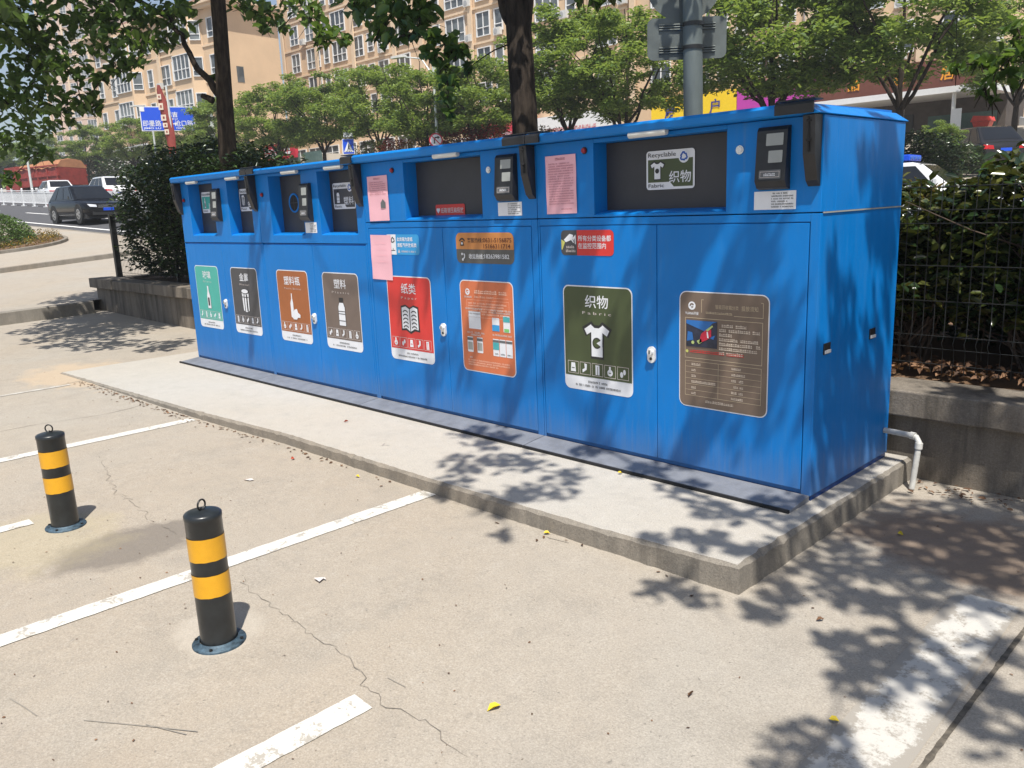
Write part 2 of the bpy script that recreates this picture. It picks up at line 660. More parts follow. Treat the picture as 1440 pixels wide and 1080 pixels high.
# ------------------------------------------------------------------ leaves
def leaf_object(name, C, size, r, mname, parent, droop=.35, aspect=.5, curl=.12, spread=1.0, upright=0.0):
    C = np.asarray(C, dtype=np.float64)
    N = len(C)
    th = r.uniform(0, 2 * np.pi, N)
    d = np.stack([np.cos(th), np.sin(th), -droop + r.normal(0, .35, N) * spread + upright], 1)
    d /= np.linalg.norm(d, axis=1)[:, None]
    up = np.stack([r.normal(0, .45, N), r.normal(0, .45, N), np.ones(N)], 1)
    s = np.cross(d, up)
    s /= np.linalg.norm(s, axis=1)[:, None] + 1e-9
    n = np.cross(s, d)
    L = size * r.uniform(.65, 1.3, N)
    W = L * aspect * r.uniform(.85, 1.15, N)
    L = L[:, None]
    W = W[:, None]
    base = C - d * L * .5
    z = n * W
    V = np.empty((N, 6, 3))
    V[:, 0] = base
    V[:, 1] = base + d * L * .30 + s * W * .46 + z * curl
    V[:, 2] = base + d * L * .68 + s * W * .40 + z * curl
    V[:, 3] = base + d * L - z * curl * 1.6
    V[:, 4] = base + d * L * .68 - s * W * .40 + z * curl
    V[:, 5] = base + d * L * .30 - s * W * .46 + z * curl
    o0 = ORG[parent.name] if parent is not None else Vector((0, 0, 0))
    V -= np.array(o0)
    me = bpy.data.meshes.new(name)
    me.vertices.add(N * 6)
    me.vertices.foreach_set("co", V.reshape(-1))
    idx = (np.arange(N)[:, None] * 6 + np.array([0, 1, 2, 3, 0, 3, 4, 5])[None]).reshape(-1)
    me.loops.add(N * 8)
    me.loops.foreach_set("vertex_index", idx.astype(np.int32))
    me.polygons.add(N * 2)
    me.polygons.foreach_set("loop_start", (np.arange(N * 2) * 4).astype(np.int32))
    me.polygons.foreach_set("loop_total", np.full(N * 2, 4, dtype=np.int32))
    me.materials.append(MATS[mname])
    me.update(calc_edges=True)
    me.validate()
    o = bpy.data.objects.new(name, me)
    COL.objects.link(o)
    if parent is not None:
        o.parent = parent
    ORG[o.name] = o0
    return o


def clump_points(r, centre, rad, n, hollow=.35):
    v = r.normal(0, 1, (n, 3))
    v /= np.linalg.norm(v, axis=1)[:, None]
    q = (hollow + (1 - hollow) * r.random(n) ** .6)[:, None]
    return np.array(centre) + v * q * np.array(rad)


def limb(mb, a, b, r0, r1, r, mname="bark", n=7, wob=.06, k=4):
    a, b = Vector(a), Vector(b)
    L = (b - a).length
    pts, rad = [], []
    for i in range(k + 1):
        t = i / k
        w = Vector((r.normal(), r.normal(), r.normal())) * (wob * L * (0 if i in (0, k) else 1))
        pts.append(a.lerp(b, t) + w * .5)
        rad.append(r0 + (r1 - r0) * t)
    mb.tube(pts, rad, mname, n)
    return pts


# ------------------------------------------------------------------ ground, roads, kerbs
def grid_coords(lo, hi, fine_lo, fine_hi, fine, coarse):
    a = list(np.arange(fine_lo, fine_hi + 1e-6, fine))
    x = fine_lo
    st = fine
    left = []
    while x > lo:
        st = min(st * 1.25, coarse)
        x -= st
        left.append(x)
    x = fine_hi
    st = fine
    right = []
    while x < hi:
        st = min(st * 1.25, coarse)
        x += st
        right.append(x)
    return left[::-1] + a + right


def sheet(name, xs, ys, mname, off=0.0, zf=None):
    zf = zf or (lambda x, y: ground_z(x, y) + off)
    v = [(x, y, zf(x, y)) for y in ys for x in xs]
    nx = len(xs)
    f = [(j * nx + i, j * nx + i + 1, (j + 1) * nx + i + 1, (j + 1) * nx + i) for j in range(len(ys) - 1) for i in range(nx - 1)]
    mb = MB()
    mb.add(v, f, mname, True)
    return structure(build(mb, name))


def strip(mb, pts, half, mname, off=.004, step=.5):
    """flat ribbon laid on the ground along pts"""
    P = []
    for (x0, y0), (x1, y1) in zip(pts[:-1], pts[1:]):
        n = max(1, int(math.hypot(x1 - x0, y1 - y0) / step))
        for k in range(n):
            P.append((x0 + (x1 - x0) * k / n, y0 + (y1 - y0) * k / n))
    P.append(pts[-1])
    vs = []
    for i, (x, y) in enumerate(P):
        a = P[max(i - 1, 0)]
        b = P[min(i + 1, len(P) - 1)]
        dx, dy = b[0] - a[0], b[1] - a[1]
        L = math.hypot(dx, dy)
        nx, ny = -dy / L, dx / L
        h = half(i, len(P)) if callable(half) else half
        for s in (1, -1):
            X, Y = x + nx * h * s, y + ny * h * s
            vs.append((X, Y, ground_z(X, Y) + off))
    fs = [(2 * i, 2 * i + 1, 2 * i + 3, 2 * i + 2) for i in range(len(P) - 1)]
    mb.add(vs, fs, mname)


xs = grid_coords(-420, 260, -20, 4, .4, 12)
ys = grid_coords(-60, 420, -2, 14, .4, 12)
sheet("ground", xs, ys, "lot_concrete")

sx = list(np.arange(-170, 60, 1.5))
sheet("street", sx, [11.0 + .75 * k for k in range(21)], "asphalt", .03)
sheet("street_side_pavement", sx, [26.15 + 1.0 * k for k in range(18)], "pale_paving", .12)


def drive_z(x, y):
    t = min(max((x + 24.4) / (24.4 - 15.5), 0), 1)
    return ground_z(x, y) + .01 + .19 * t


sheet("entrance_drive", list(np.linspace(-24.4, -15.62, 16)), list(np.linspace(-12, 10.98, 40)), "lot_concrete", 0, drive_z)
sheet("pavement", list(np.linspace(-60, -24.55, 30)), list(np.linspace(-12, 10.85, 30)), "pale_paving", .13)


def kerb(name, line, w, h, zf, mname="kerb_concrete", jit=.0):
    mb = MB()
    P = line
    vs = []
    for i, (x, y) in enumerate(P):
        a, b = P[max(i - 1, 0)], P[min(i + 1, len(P) - 1)]
        dx, dy = b[0] - a[0], b[1] - a[1]
        L = math.hypot(dx, dy)
        nx, ny = -dy / L * w / 2, dx / L * w / 2
        z = zf(x, y)
        j = random.uniform(-jit, jit)
        vs += [(x - nx, y - ny, z - .15), (x - nx * .96, y - ny * .96, z + h - .012 + j), (x - nx * .8, y - ny * .8, z + h),
               (x + nx * .8, y + ny * .8, z + h), (x + nx * .96, y + ny * .96, z + h - .012 + j), (x + nx, y + ny, z - .15)]
    fs = []
    for i in range(len(P) - 1):
        for k in range(5):
            fs.append((i * 6 + k, i * 6 + k + 1, i * 6 + 6 + k + 1, i * 6 + 6 + k))
    mb.add(vs, fs, mname)
    mb.add(vs[:6], [(0, 1, 2, 3, 4, 5)], mname)
    mb.add(vs[-6:], [(5, 4, 3, 2, 1, 0)], mname)
    return structure(build(mb, name))


kerb("drive_kerb", [(-15.52 - .35 * max(0, (2.5 - y)) ** 1.25 * .3, y) for y in np.arange(4.96, -12, -.5)], .2, .21, lambda x, y: ground_z(x, y), "kerb_concrete", .006)
kerb("pavement_kerb", [(-24.47, y) for y in np.arange(-12, 11.0, .6)], .15, .14, lambda x, y: ground_z(x, y))
kerb("street_kerb", [(x, 10.93) for x in np.arange(-60, -24.5, 1.0)], .15, .14, lambda x, y: ground_z(x, y))
kerb("far_street_kerb", [(x, 26.08) for x in np.arange(-165, 55, 1.5)], .15, .16, lambda x, y: ground_z(x, y))

# parking-bay paint
mb = MB()
strip(mb, [(-3.80, -3.0), (-3.80, 2.985)], lambda i, n: .058 + .0025 * math.sin(i * 1.9) * math.sin(i * .7 + 1), "white_line", .004, .04)
strip(mb, [(-6.75, -3.0), (-6.77, 2.83)], lambda i, n: .055 + .0025 * math.sin(i * 1.9) * math.sin(i * .7 + 1), "white_line", .004, .04)
strip(mb, [(-2.315, -2.0), (-2.315, 1.455)], lambda i, n: .055 + .0025 * math.sin(i * 1.9) * math.sin(i * .7 + 1), "white_line", .004, .04)
strip(mb, [(-5.23, -2.0), (-5.23, 1.17)], lambda i, n: .05 + .0025 * math.sin(i * 1.9) * math.sin(i * .7 + 1), "white_line", .004, .04)
strip(mb, [(-9.15, 1.3), (-9.15, 2.6)], .03, "worn_white_line")
structure(build(mb, "parking_lines"))
rl_ = np.random.default_rng(17)
mb = MB()
strip(mb, [(-.90, -1.0), (-.90, 2.4), (-.93, 3.75)], .125, "flaked_white_line", .004, .1)
structure(build(mb, "edge_line"))

# drain slot to the right of the worn line
mb = MB()
strip(mb, [(-.745, -1.0), (-.745, 5.0)], lambda i, n: .0085 + abs(rl_.normal(0, .0015)), "joint_dark", .003, .03)
structure(build(mb, "pavement_joint"))

# cracks and joints in the slab
rc = np.random.default_rng(3)


def crack(mb, pix, w, step=.03, amp=.5):
    pts = [ground_at(*p) for p in pix]
    P = []
    for a, b in zip(pts[:-1], pts[1:]):
        n = max(2, int((b - a).length / step))
        for k in range(n):
            P.append((a.lerp(b, k / n).x + rc.normal(0, amp * step), a.lerp(b, k / n).y + rc.normal(0, amp * step)))
    P.append((pts[-1].x, pts[-1].y))
    strip(mb, P, lambda i, n: w * (.35 + .65 * abs(math.sin(i * .9) * math.cos(i * .37))), "crack_dark", .0035, 1.0)


mb = MB()
crack(mb, [(140, 640), (146, 655), (162, 690), (195, 712), (215, 735), (248, 752)], .0019, .035, .4)
crack(mb, [(335, 815), (360, 838), (405, 868), (455, 905), (492, 930), (508, 965), (540, 992), (600, 1018), (640, 1056), (690, 1085)], .0018, .03, .4)
structure(build(mb, "slab_cracks"))
mb = MB()
for pix in ([(14, 984), (34, 995), (52, 1008)], [(118, 1014), (200, 1022), (278, 1030)], [(205, 1020), (262, 1034)], [(545, 955), (570, 968)], [(770, 757), (800, 764)]):
    q = [ground_at(*p_) for p_ in pix]
    strip(mb, [(p_.x, p_.y) for p_ in q], .0022, "scuff", .003, .2)
structure(build(mb, "scuff_marks"))
mb = MB()
crack(mb, [(0, 607), (60, 596), (150, 583), (212, 567), (262, 562)], .0035, .1, .06)
crack(mb, [(85, 541), (120, 535)], .006, .1, .1)
structure(build(mb, "slab_joint"))

# ------------------------------------------------------------------ platform under the bins
edge = [(-1.765, 3.10), (-2.5, 3.035), (-3.84, 2.99), (-5.5, 2.975), (-6.86, 2.87), (-8.5, 2.80), (-9.9, 2.74)]
side = [(-1.765, 5.14), (-1.765, 3.10)]
loop = []
for (x0, y0), (x1, y1) in zip(side[:-1] + edge[:-1], side[1:] + edge[1:]):
    n = max(1, int(math.hypot(x1 - x0, y1 - y0) / .045))
    for k in range(n):
        loop.append((x0 + (x1 - x0) * k / n, y0 + (y1 - y0) * k / n))
loop.append(edge[-1])
mb = MB()
rows = [[], [], [], []]
nlp = len(loop)
for i, (x, y) in enumerate(loop):
    a, b = loop[max(i - 1, 0)], loop[min(i + 1, nlp - 1)]
    dx, dy = b[0] - a[0], b[1] - a[1]
    L = math.hypot(dx, dy)
    ox, oy = dy / L, -dx / L            # outward
    ox, oy = -ox, -oy
    if (ox * (-5 - x) + oy * (4.2 - y)) > 0:
        ox, oy = -ox, -oy
    j = rc.normal(0, .0022) + .0015 * math.sin(i * .83) * math.sin(i * .13)
    ch = .012 + abs(rc.normal(0, .006))
    gz = ground_z(x, y)
    rows[0].append((x + ox * (.014 + j), y + oy * (.014 + j), gz - .06))
    rows[1].append((x + ox * (.006 + j), y + oy * (.006 + j), max(-ch, gz + .004)))
    rows[2].append((x - ox * (ch * .9), y - oy * (ch * .9), 0.0))
    rows[3].append((x - ox * .034, y - oy * .034, 0.0))
for a, b, mname in ((0, 1, "kerb_concrete"), (1, 2, "kerb_concrete"), (2, 3, "platform_concrete")):
    v = rows[a] + rows[b]
    mb.add(v, [(i + 1, i, i + nlp, i + 1 + nlp) for i in range(nlp - 1)], mname)
top = rows[3] + [(-9.9, 5.14, 0.0)]
mb.add(top, [tuple(range(len(top) - 1, -1, -1))], "platform_concrete")
structure(build(mb, "concrete_platform"))

# ------------------------------------------------------------------ planter wall and planting bed
pw = thing("planter_wall", (-5, 5.15, -.15), "long weathered stone planter wall with flat coping behind the blue bins", "wall")
def wall_rise(x):
    return float(np.interp(x, [-9, -3], [.185, -.015]))


mb = MB()
x = -15.8
while x < 5.0:
    L = 1.05 + rc.uniform(-.1, .15)
    x2 = min(x + L, 5.0)
    gz = ground_z((x + x2) / 2, 4.9) - .12
    mb.box(x + .003, x2 - .003, 5.165 + rc.uniform(-.004, .004), 5.43, gz, .272 + wall_rise(x), "stone_wall")
    x = x2
mb.box(-15.78, -15.5, 5.44, 9.2, -.2, .272 + .185, "stone_wall")
build(mb, "wall", pw, bevel=.006)
mb = MB()
x = -15.88
while x < 5.0:
    L = .98 + rc.uniform(-.08, .1)
    x2 = min(x + L, 5.05)
    dz = rc.uniform(-.006, .006) + wall_rise(x)
    mb.box(x + .002, x2 - .002, 5.085 + rc.uniform(-.008, .008), 5.48, .276 + wall_rise(x), .436 + dz, "stone_wall")
    x = x2
mb.box(-15.86, -15.46, 5.49, 9.25, .276 + .185, .43 + .185, "stone_wall")
build(mb, "coping", pw, bevel=.01)

bx = np.arange(-15.5, 5.2, .3)
by = np.arange(5.46, 9.2, .3)
bv = {}
sheet("planting_bed", list(bx), list(by), "soil", 0, lambda x, y: .40 + wall_rise(x) + .05 * math.sin(x * 2.3) * math.sin(y * 3.1) + max(0, min((y - 6.6) * .1, .1)))


# ------------------------------------------------------------------ recycling bins
YF = 4.042
YB = 5.07
LBL = ["sticker_teal", "sticker_dark"]


def logo(d, x, y, r, fg, bgm, layer):
    d.circle(x, y, r, fg, layer)
    d.arc(x, y, r * .28, r * .62, 20, 190, bgm, layer + 1)
    d.arc(x + r * .1, y - r * .12, r * .1, r * .36, 200, 350, bgm, layer + 1)


def recycle(d, x, y, r, fg, layer):
    for k in range(3):
        a = math.radians(90 + 120 * k)
        c, s = math.cos(a), math.sin(a)

        def T(px, py):
            return (x + (px * s + py * c) * r, y + (-px * c + py * s) * r)
        d.poly([T(-.30, .95), T(.18, .95), T(.42, .55), T(.12, .38), T(-.06, .62), T(-.14, .62), T(-.38, .25), T(-.66, .42)], fg, layer)
        d.poly([T(.5, .2), T(.78, .28), T(.62, .66), T(.1, .5)], fg, layer)


def shirt(d, x, y, s, fg, ink, layer):
    o = [(-.18, .5), (-.5, .32), (-.38, .08), (-.24, .16), (-.22, -.52), (.22, -.52), (.24, .16), (.38, .08), (.5, .32), (.18, .5), (.08, .40), (-.08, .40)]
    d.poly([(x + a * s * 1.07, y + b * s * 1.05) for a, b in o], ink, layer)
    # concave outline split so that it fills cleanly
    body = [(-.2, .42), (-.2, -.48), (.2, -.48), (.2, .42), (.08, .34), (-.08, .34)]
    d.poly([(x + a * s, y + b * s) for a, b in body], fg, layer + 1)
    for sg in (-1, 1):
        d.poly([(x + sg * a * s, y + b * s) for a, b in ((.2, .44), (.45, .29), (.36, .13), (.2, .22))], fg, layer + 1)


def bottle(d, x, y, s, fg, ink, layer, kind):
    if kind == "glass":
        o = [(-.06, .5), (-.06, .28), (-.15, .05), (-.15, -.5), (.15, -.5), (.15, .05), (.06, .28), (.06, .5)]
        d.poly([(x + a * s * 1.12, y + b * s * 1.03) for a, b in o], ink, layer)
        d.poly([(x + a * s, y + b * s) for a, b in o], fg, layer + 1)
        d.rect(x - .09 * s, y - .38 * s, x + .07 * s, y - .02 * s, ink, layer + 2)
    elif kind == "plastic":
        o = [(-.12, .32), (-.2, .16), (-.2, -.5), (.2, -.5), (.2, .16), (.12, .32)]
        d.poly([(x + a * s * 1.1, y + b * s * 1.03) for a, b in o], ink, layer)
        d.poly([(x + a * s, y + b * s) for a, b in o], fg, layer + 1)
        d.rect(x - .13 * s, y + .35 * s, x + .13 * s, y + .5 * s, ink, layer + 1)
        for b in (.0, -.09, -.34):
            d.rect(x - .2 * s, y + b * s, x + .2 * s, y + (b + .025) * s, ink, layer + 2)
    elif kind == "bottles":
        o = [(-.04, .5), (-.05, .3), (-.14, .12), (-.14, -.42), (.0, -.46), (.06, -.1), (.06, .12), (.02, .3), (.02, .5)]
        d.poly([(x - .1 * s + a * s, y + b * s) for a, b in o], fg, layer + 1)
        o = [(-.16, -.5), (-.2, -.26), (-.02, -.12), (.16, -.08), (.22, -.22), (.38, -.30), (.36, -.42), (.18, -.42), (.1, -.5)]
        d.poly([(x + .05 * s + a * s, y + b * s) for a, b in o], fg, layer + 2)
    elif kind == "can":
        d.poly([(x + a * s, y + b * s) for a, b in ((-.33, .42), (-.27, -.42), (.0, -.5), (.27, -.42), (.33, .42))], ink, layer)
        d.poly([(x + a * s, y + b * s) for a, b in ((-.29, .38), (-.24, -.40), (.0, -.47), (.24, -.40), (.29, .38))], fg, layer + 1)
        d.circle(x, y + .4 * s, .32 * s, ink, layer + 2, 20, .11 * s)
        d.circle(x, y + .41 * s, .28 * s, fg, layer + 3, 20, .085 * s)
        d.rect(x - .13 * s, y - .42 * s, x - .07 * s, y + .28 * s, ink, layer + 2)
        d.rect(x + .06 * s, y - .42 * s, x + .17 * s, y + .28 * s, ink, layer + 2)
        d.rect(x - .27 * s, y + .15 * s, x + .27 * s, y + .18 * s, ink, layer + 2)
    elif kind == "book":
        for sg in (-1, 1):
            o = [(0, .36), (.2, .45), (.44, .40), (.46, -.38), (.22, -.36), (0, -.46)]
            d.poly([(x + sg * a * s * 1.05, y + b * s * 1.04) for a, b in o], ink, layer)
            o = [(.02, .33), (.2, .41), (.41, .36), (.42, -.33), (.22, -.30), (.02, -.40)]
            d.poly([(x + sg * a * s, y + b * s) for a, b in o], fg, layer + 1)
            for k in range(5):
                yy = y + (.2 - .125 * k) * s
                d.arc(x + sg * .22 * s, yy - .09 * s, .15 * s, .185 * s, 40, 140, ink, layer + 2, 6)


def small_icon(d, x, y, s, k, fg, bgm, layer):
    if k == 0:
        d.poly([(x - .3 * s, y - .4 * s), (x + .3 * s, y - .4 * s), (x + .22 * s, y + .4 * s), (x - .22 * s, y + .4 * s)], fg, layer)
        d.rect(x - .16 * s, y - .1 * s, x + .16 * s, y - .03 * s, bgm, layer + 1)
    elif k == 1:
        d.poly([(x - .1 * s, y + .45 * s), (x + .2 * s, y + .4 * s), (x + .16 * s, y - .1 * s), (x - .3 * s, y - .4 * s), (x - .34 * s, y - .12 * s), (x - .06 * s, y + .02 * s)], fg, layer)
    elif k == 2:
        d.rect(x - .22 * s, y - .45 * s, x - .03 * s, y + .4 * s, fg, layer)
        d.rect(x + .03 * s, y - .45 * s, x + .22 * s, y + .4 * s, fg, layer)
        d.rect(x - .22 * s, y + .3 * s, x + .22 * s, y + .42 * s, fg, layer + 1)
    elif k == 3:
        d.circle(x, y - .1 * s, .3 * s, fg, layer, 12)
        d.rect(x - .1 * s, y + .1 * s, x + .1 * s, y + .45 * s, fg, layer + 1)
        d.rect(x - .14 * s, y - .15 * s, x + .14 * s, y - .08 * s, bgm, layer + 2)
    else:
        d.circle(x - .14 * s, y - .12 * s, .17 * s, fg, layer, 10, .26 * s)
        d.circle(x + .16 * s, y + .12 * s, .15 * s, fg, layer, 10, .24 * s)


def sort_label(parent, x0, colour, cn, en, icon, seed, w=.562, h=.685, zb=.408):
    r = random.Random(seed)
    d = Decal((x0, YF - .0015, zb), (1, 0, 0), (0, 0, 1), (0, -1, 0))
    d.rrect(0, 0, w, h, .045, "trim_white", 0)
    st = h * .135
    t = .008
    rr = .04
    pts = [(t, st), (w - t, st)]
    for cx, a0 in ((w - t - rr, 0), (t + rr, 90)):
        for k in range(6):
            a = math.radians(a0 + 18 * k)
            pts.append((cx + rr * math.cos(a), h - t - rr + rr * math.sin(a)))
    d.poly(pts, colour, 1)
    n = len(cn)
    d.text(cn, w / 2, h * .808, .088, "trim_white", 2, width=.088 * n + .012 * (n - 1), bold=.008)
    d.text(" ".join(en), w / 2, h * .735, .026, "text_pale", 2, width=min(.034 * len(en) + .03, .30), bold=0)
    ix, iy, s = w / 2, h * .50, h * .36
    if icon == "shirt":
        shirt(d, ix, iy, h * .33, "trim_white", "text_black", 2)
        d.circle(ix, iy - .02, .036, "text_black", 4)
        d.circle(ix, iy - .02, .028, colour, 5)
        d.poly([(ix, iy - .02), (ix + .045, iy + .006), (ix + .045, iy - .046)], "trim_white", 6)
    else:
        bottle(d, ix, iy, s, "trim_white", "text_black", 2, icon)
    bw = (w - .05) / 5
    for k in range(5):
        bx0 = .025 + bw * k
        d.frame(bx0 + .006, h * .155, bx0 + bw - .006, h * .275, .0028, "text_pale", 2)
        small_icon(d, bx0 + bw / 2, h * .215, bw * .72, (k + (0 if icon == "shirt" else seed)) % 5, "trim_white", colour, 2)
    d.scribble(w * .36, w * .64, st * .60, .013, "text_black", 2, r, .95)
    d.scribble(w * .17, w * .83, st * .30, .013, "text_black", 2, r, .85)
    return d.build("sort_label", parent)


def chute_label(parent, x0, z0, colour, cn, en, icon, w=.335, h=.222, y=None):
    y = (YF + .1225) if y is None else y
    d = Decal((x0, y - .002, z0), (1, 0, 0), (0, 0, 1), (0, -1, 0))
    d.rrect(0, 0, w, h, .02, "trim_white", 0)
    d.poly([(.012, .042), (w * .5, .042), (w * .58, .014), (w - .012, .014), (w - .012, h - .05), (w * .86, h - .052), (w * .78, h - .075), (w * .68, h - .05), (.012, h - .05)], colour, 1)
    d.circle(w * .785, h - .042, .036, "trim_white", 2)
    recycle(d, w * .785, h - .042, .029, "emblem_blue", 3)
    d.text("Recyclable", .014, h - .036, .036, "text_black", 2, 'L', 0, w * .58)
    d.text(en, .016, .013, .03, "text_black", 2, 'L', 0, w * .33)
    if icon == "shirt":
        shirt(d, w * .24, h * .5, .105, "trim_white", "text_black", 2)
        d.circle(w * .24, h * .48, .014, "text_black", 5)
    else:
        bottle(d, w * .24, h * .48, .105, "trim_white", "text_black", 2, icon)
    d.text(cn, w * .71, h * .19, .072, "trim_white", 3, width=.15, bold=.008)
    return d.build("chute_label", parent)


def card_reader(parent, x0, x1, z0, z1, y=YF):
    mb = MB()
    prof = [(y, z0), (y - .035, z0 + .01), (y - .058, z0 + .045), (y - .038, z1 - .02), (y - .022, z1), (y, z1)]
    mb.prism([(x0, a, b) for a, b in prof], (x1 - x0, 0, 0), "black_plastic")
    rd = build(mb, "card_reader", parent, bevel=.006)
    # sloping front plane between the two corner points
    p0 = Vector((x0, y - .058, z0 + .045))
    p1 = Vector((x0, y - .038, z1 - .02))
    v = (p1 - p0)
    H = v.length
    v.normalize()
    n = Vector((0, -v.z, v.y))
    if n.y > 0:
        n = -n
    w = x1 - x0
    d = Decal(p0 + n * .0015, (1, 0, 0), v, n)
    d.rrect(w * .32, H * .70, w * .88, H * .94, .004, "screen_grey", 0)
    sc = d.build("display", rd)
    d = Decal(p0 + n * .0015, (1, 0, 0), v, n)
    d.rrect(w * .42, H * .36, w * .88, H * .60, .004, "screen_grey", 0)
    d.build("card_window", rd)
    d = Decal(p0 + n * .0015, (1, 0, 0), v, n)
    d.rrect(w * .14, H * .04, w * .86, H * .22, .006, "key_grey", 0)
    d.frame(w * .18, H * .07, w * .82, H * .19, .002, "text_pale", 1)
    d.scribble(w * .3, w * .68, H * .10, .014, "trim_white", 1, random.Random(4), 1)
    d.build("key_plate", rd)
    return rd


def bracket(parent, x):
    mb = MB()
    w = .031
    prof = [(3.957, 1.984), (3.968, 1.80), (4.006, 1.675), (4.038, 1.645), (4.0385, 1.984)]
    mb.prism([(x - w, p, q) for p, q in prof], (2 * w, 0, 0), "black_plastic")
    mb.box(x - .004, x + .004, 3.953, 3.968, 1.81, 1.975, "black_rubber")
    for z in (1.95, 1.86):
        mb.box(x - .012, x + .012, 3.951, 3.966, z, z + .012, "black_rubber")
    return build(mb, "eave_bracket", parent, bevel=.004)


def door_lock(door, x, z):
    mb = MB()
    pts = []
    for k in range(20):
        a = 2 * math.pi * k / 20
        rr = .032 if True else 0
        pts.append((x + .028 * math.cos(a), YF - .001, z + (.022 if math.sin(a) > 0 else -.022) + .028 * math.sin(a)))
    mb.prism(pts, (0, -.014, 0), "lock_white")
    mb.tube([(x, YF - .014, z + .018), (x, YF - .032, z + .018)], .018, "lock_white", 16)
    mb.box(x - .004, x + .004, YF - .036, YF - .031, z + .006, z + .03, "steel_dark")
    mb.tube([(x, YF - .014, z - .024), (x, YF - .02, z - .024)], .009, "steel_dark", 12)
    return build(mb, "lock", door, bevel=.002)


def make_bin(x0, x1, seam, sill, openings, label, zroof, right_end=False, doors=None, lights=()):
    b = thing("recycling_bin", ((x0 + x1) / 2, (YF + YB) / 2, 0), label, "recycling bin", "blue recycling bins in a row on the platform")
    a0, a1 = x0 + .003, x1 - .003
    if right_end:
        a1 = x1
    mb = MB()
    mb.box(a0, a1, YF + .014, YB, .03, seam - .006, "blue_paint")
    dx0, dx1, dxs, dzt = doors
    mb.box(a0, dx0 - .006, YF, YF + .0135, .03, seam - .006, "blue_paint")
    mb.box(dx1 + .006, a1, YF, YF + .0135, .03, seam - .006, "blue_paint")
    if seam - .006 - (dzt + .006) > .01:
        mb.box(dx0 - .005, dx1 + .005, YF + .0005, YF + .0135, dzt + .006, seam - .006, "blue_paint")
    cab = build(mb, "cabinet", b, bevel=.002)
    # doors
    dl = []
    for xa, xb in ((dx0, dxs - .0025), (dxs + .0025, dx1)):
        mb = MB()
        mb.box(xa, xb, YF, YF + .012, .056, dzt, "blue_paint")
        dl.append(build(mb, "door", b, bevel=.0025))
    # upper housing
    mb = MB()
    mb.box(a0, a1, YF + .16, YB, seam, 1.985, "blue_paint")
    xe = a0
    for (oa, ob) in openings:
        mb.box(xe, oa, YF, YF + .159, seam, 1.985, "blue_paint")
        mb.box(oa + .0005, ob - .0005, YF + .0005, YF + .159, 1.962, 1.985, "blue_paint")
        mb.prism([(oa + .0005, YF + .0008, seam), (oa + .0005, YF + .159, seam), (oa + .0005, YF + .159, sill + .012), (oa + .0005, YF + .02, sill - .008), (oa + .0005, YF + .0008, sill - .016)],
                 (ob - oa - .001, 0, 0), "blue_paint")
        xe = ob
    mb.box(xe, a1, YF, YF + .159, seam, 1.985, "blue_paint")
    hs = build(mb, "upper_housing", b, bevel=.0025)
    pans = []
    for (oa, ob) in openings:
        mb = MB()
        mb.box(oa + .002, ob - .002, YF + .125, YF + .155, sill - .006, 1.960, "recess_grey")
        pans.append(build(mb, "deposit_flap", b, bevel=.002))
    # roof
    mb = MB()
    xr = x1 - .09 if right_end else x1 - .002
    z = zroof
    prof = [(3.972, 1.988), (3.962, 1.998), (3.955, z), (3.972, z + .016), (YB + .02, z + .03), (YB + .02, 1.988)]
    mb.prism([(x0 + .002, p, q) for p, q in prof], (xr - x0 - .002, 0, 0), "blue_paint")
    if right_end:
        mb.prism([(xr + .0005, 3.962, 1.988), (x1 + .004, 3.962, 1.988), (x1 + .008, 3.962, 1.992), (x1 - .065, 3.962, z + .012), (xr + .0005, 3.962, z + .016)],
                 (0, YB + .02 - 3.962, 0), "blue_paint")
    build(mb, "roof", b, bevel=.003)
    for (la, lb) in lights:
        mb = MB()
        mb.tube([(la, 3.985, 1.978), (lb, 3.985, 1.978)], .019, "lamp_white", 14)
        mb.box(la + .02, lb - .02, 3.978, 3.992, 1.97, 1.9875, "lamp_white")
        build(mb, "light_tube", b)
    # kick plate
    mb = MB()
    mb.prism([(x0 + .004, 4.0395, .034), (x0 + .004, 3.824, .012), (x0 + .004, 3.824, .001), (x0 + .004, 4.0395, .001)], (x1 - x0 - .008, 0, 0), "skirt_steel")
    kp = build(mb, "kick_plate", b)
    mb = MB()
    mb.box(x0 + .004, x1 - .004, 3.809, 3.8235, .0005, .018, "black_rubber")
    build(mb, "edge_strip", kp)
    mb = MB()
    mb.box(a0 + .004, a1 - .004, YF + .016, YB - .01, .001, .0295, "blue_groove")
    build(mb, "plinth", b)
    return b, dl, hs, pans


b1, d1, h1, p1 = make_bin(-9.293, -7.535, 1.345, 1.435, [(-9.05, -8.47), (-8.15, -7.665)],
                          "leftmost blue recycling bin with green glass label and dark grey metal label", 2.034,
                          doors=(-9.27, -7.56, -8.395, 1.325), lights=[(-8.93, -8.70), (-8.02, -7.78)])
b2, d2, h2, p2 = make_bin(-7.535, -5.772, 1.345, 1.435, [(-7.30, -6.72), (-6.45, -5.89)],
                          "blue recycling bin with orange-brown and taupe plastic labels and a round bottle hole", 2.020,
                          doors=(-7.51, -5.80, -6.63, 1.325), lights=[(-6.93, -6.68), (-6.22, -5.97)])
b3, d3, h3, p3 = make_bin(-5.772, -3.821, 1.52, 1.55, [(-5.225, -4.35)],
                          "blue recycling bin with red paper label and salmon instruction panel on its doors", 2.036,
                          doors=(-5.735, -3.885, -4.80, 1.467), lights=[(-4.78, -4.52)])
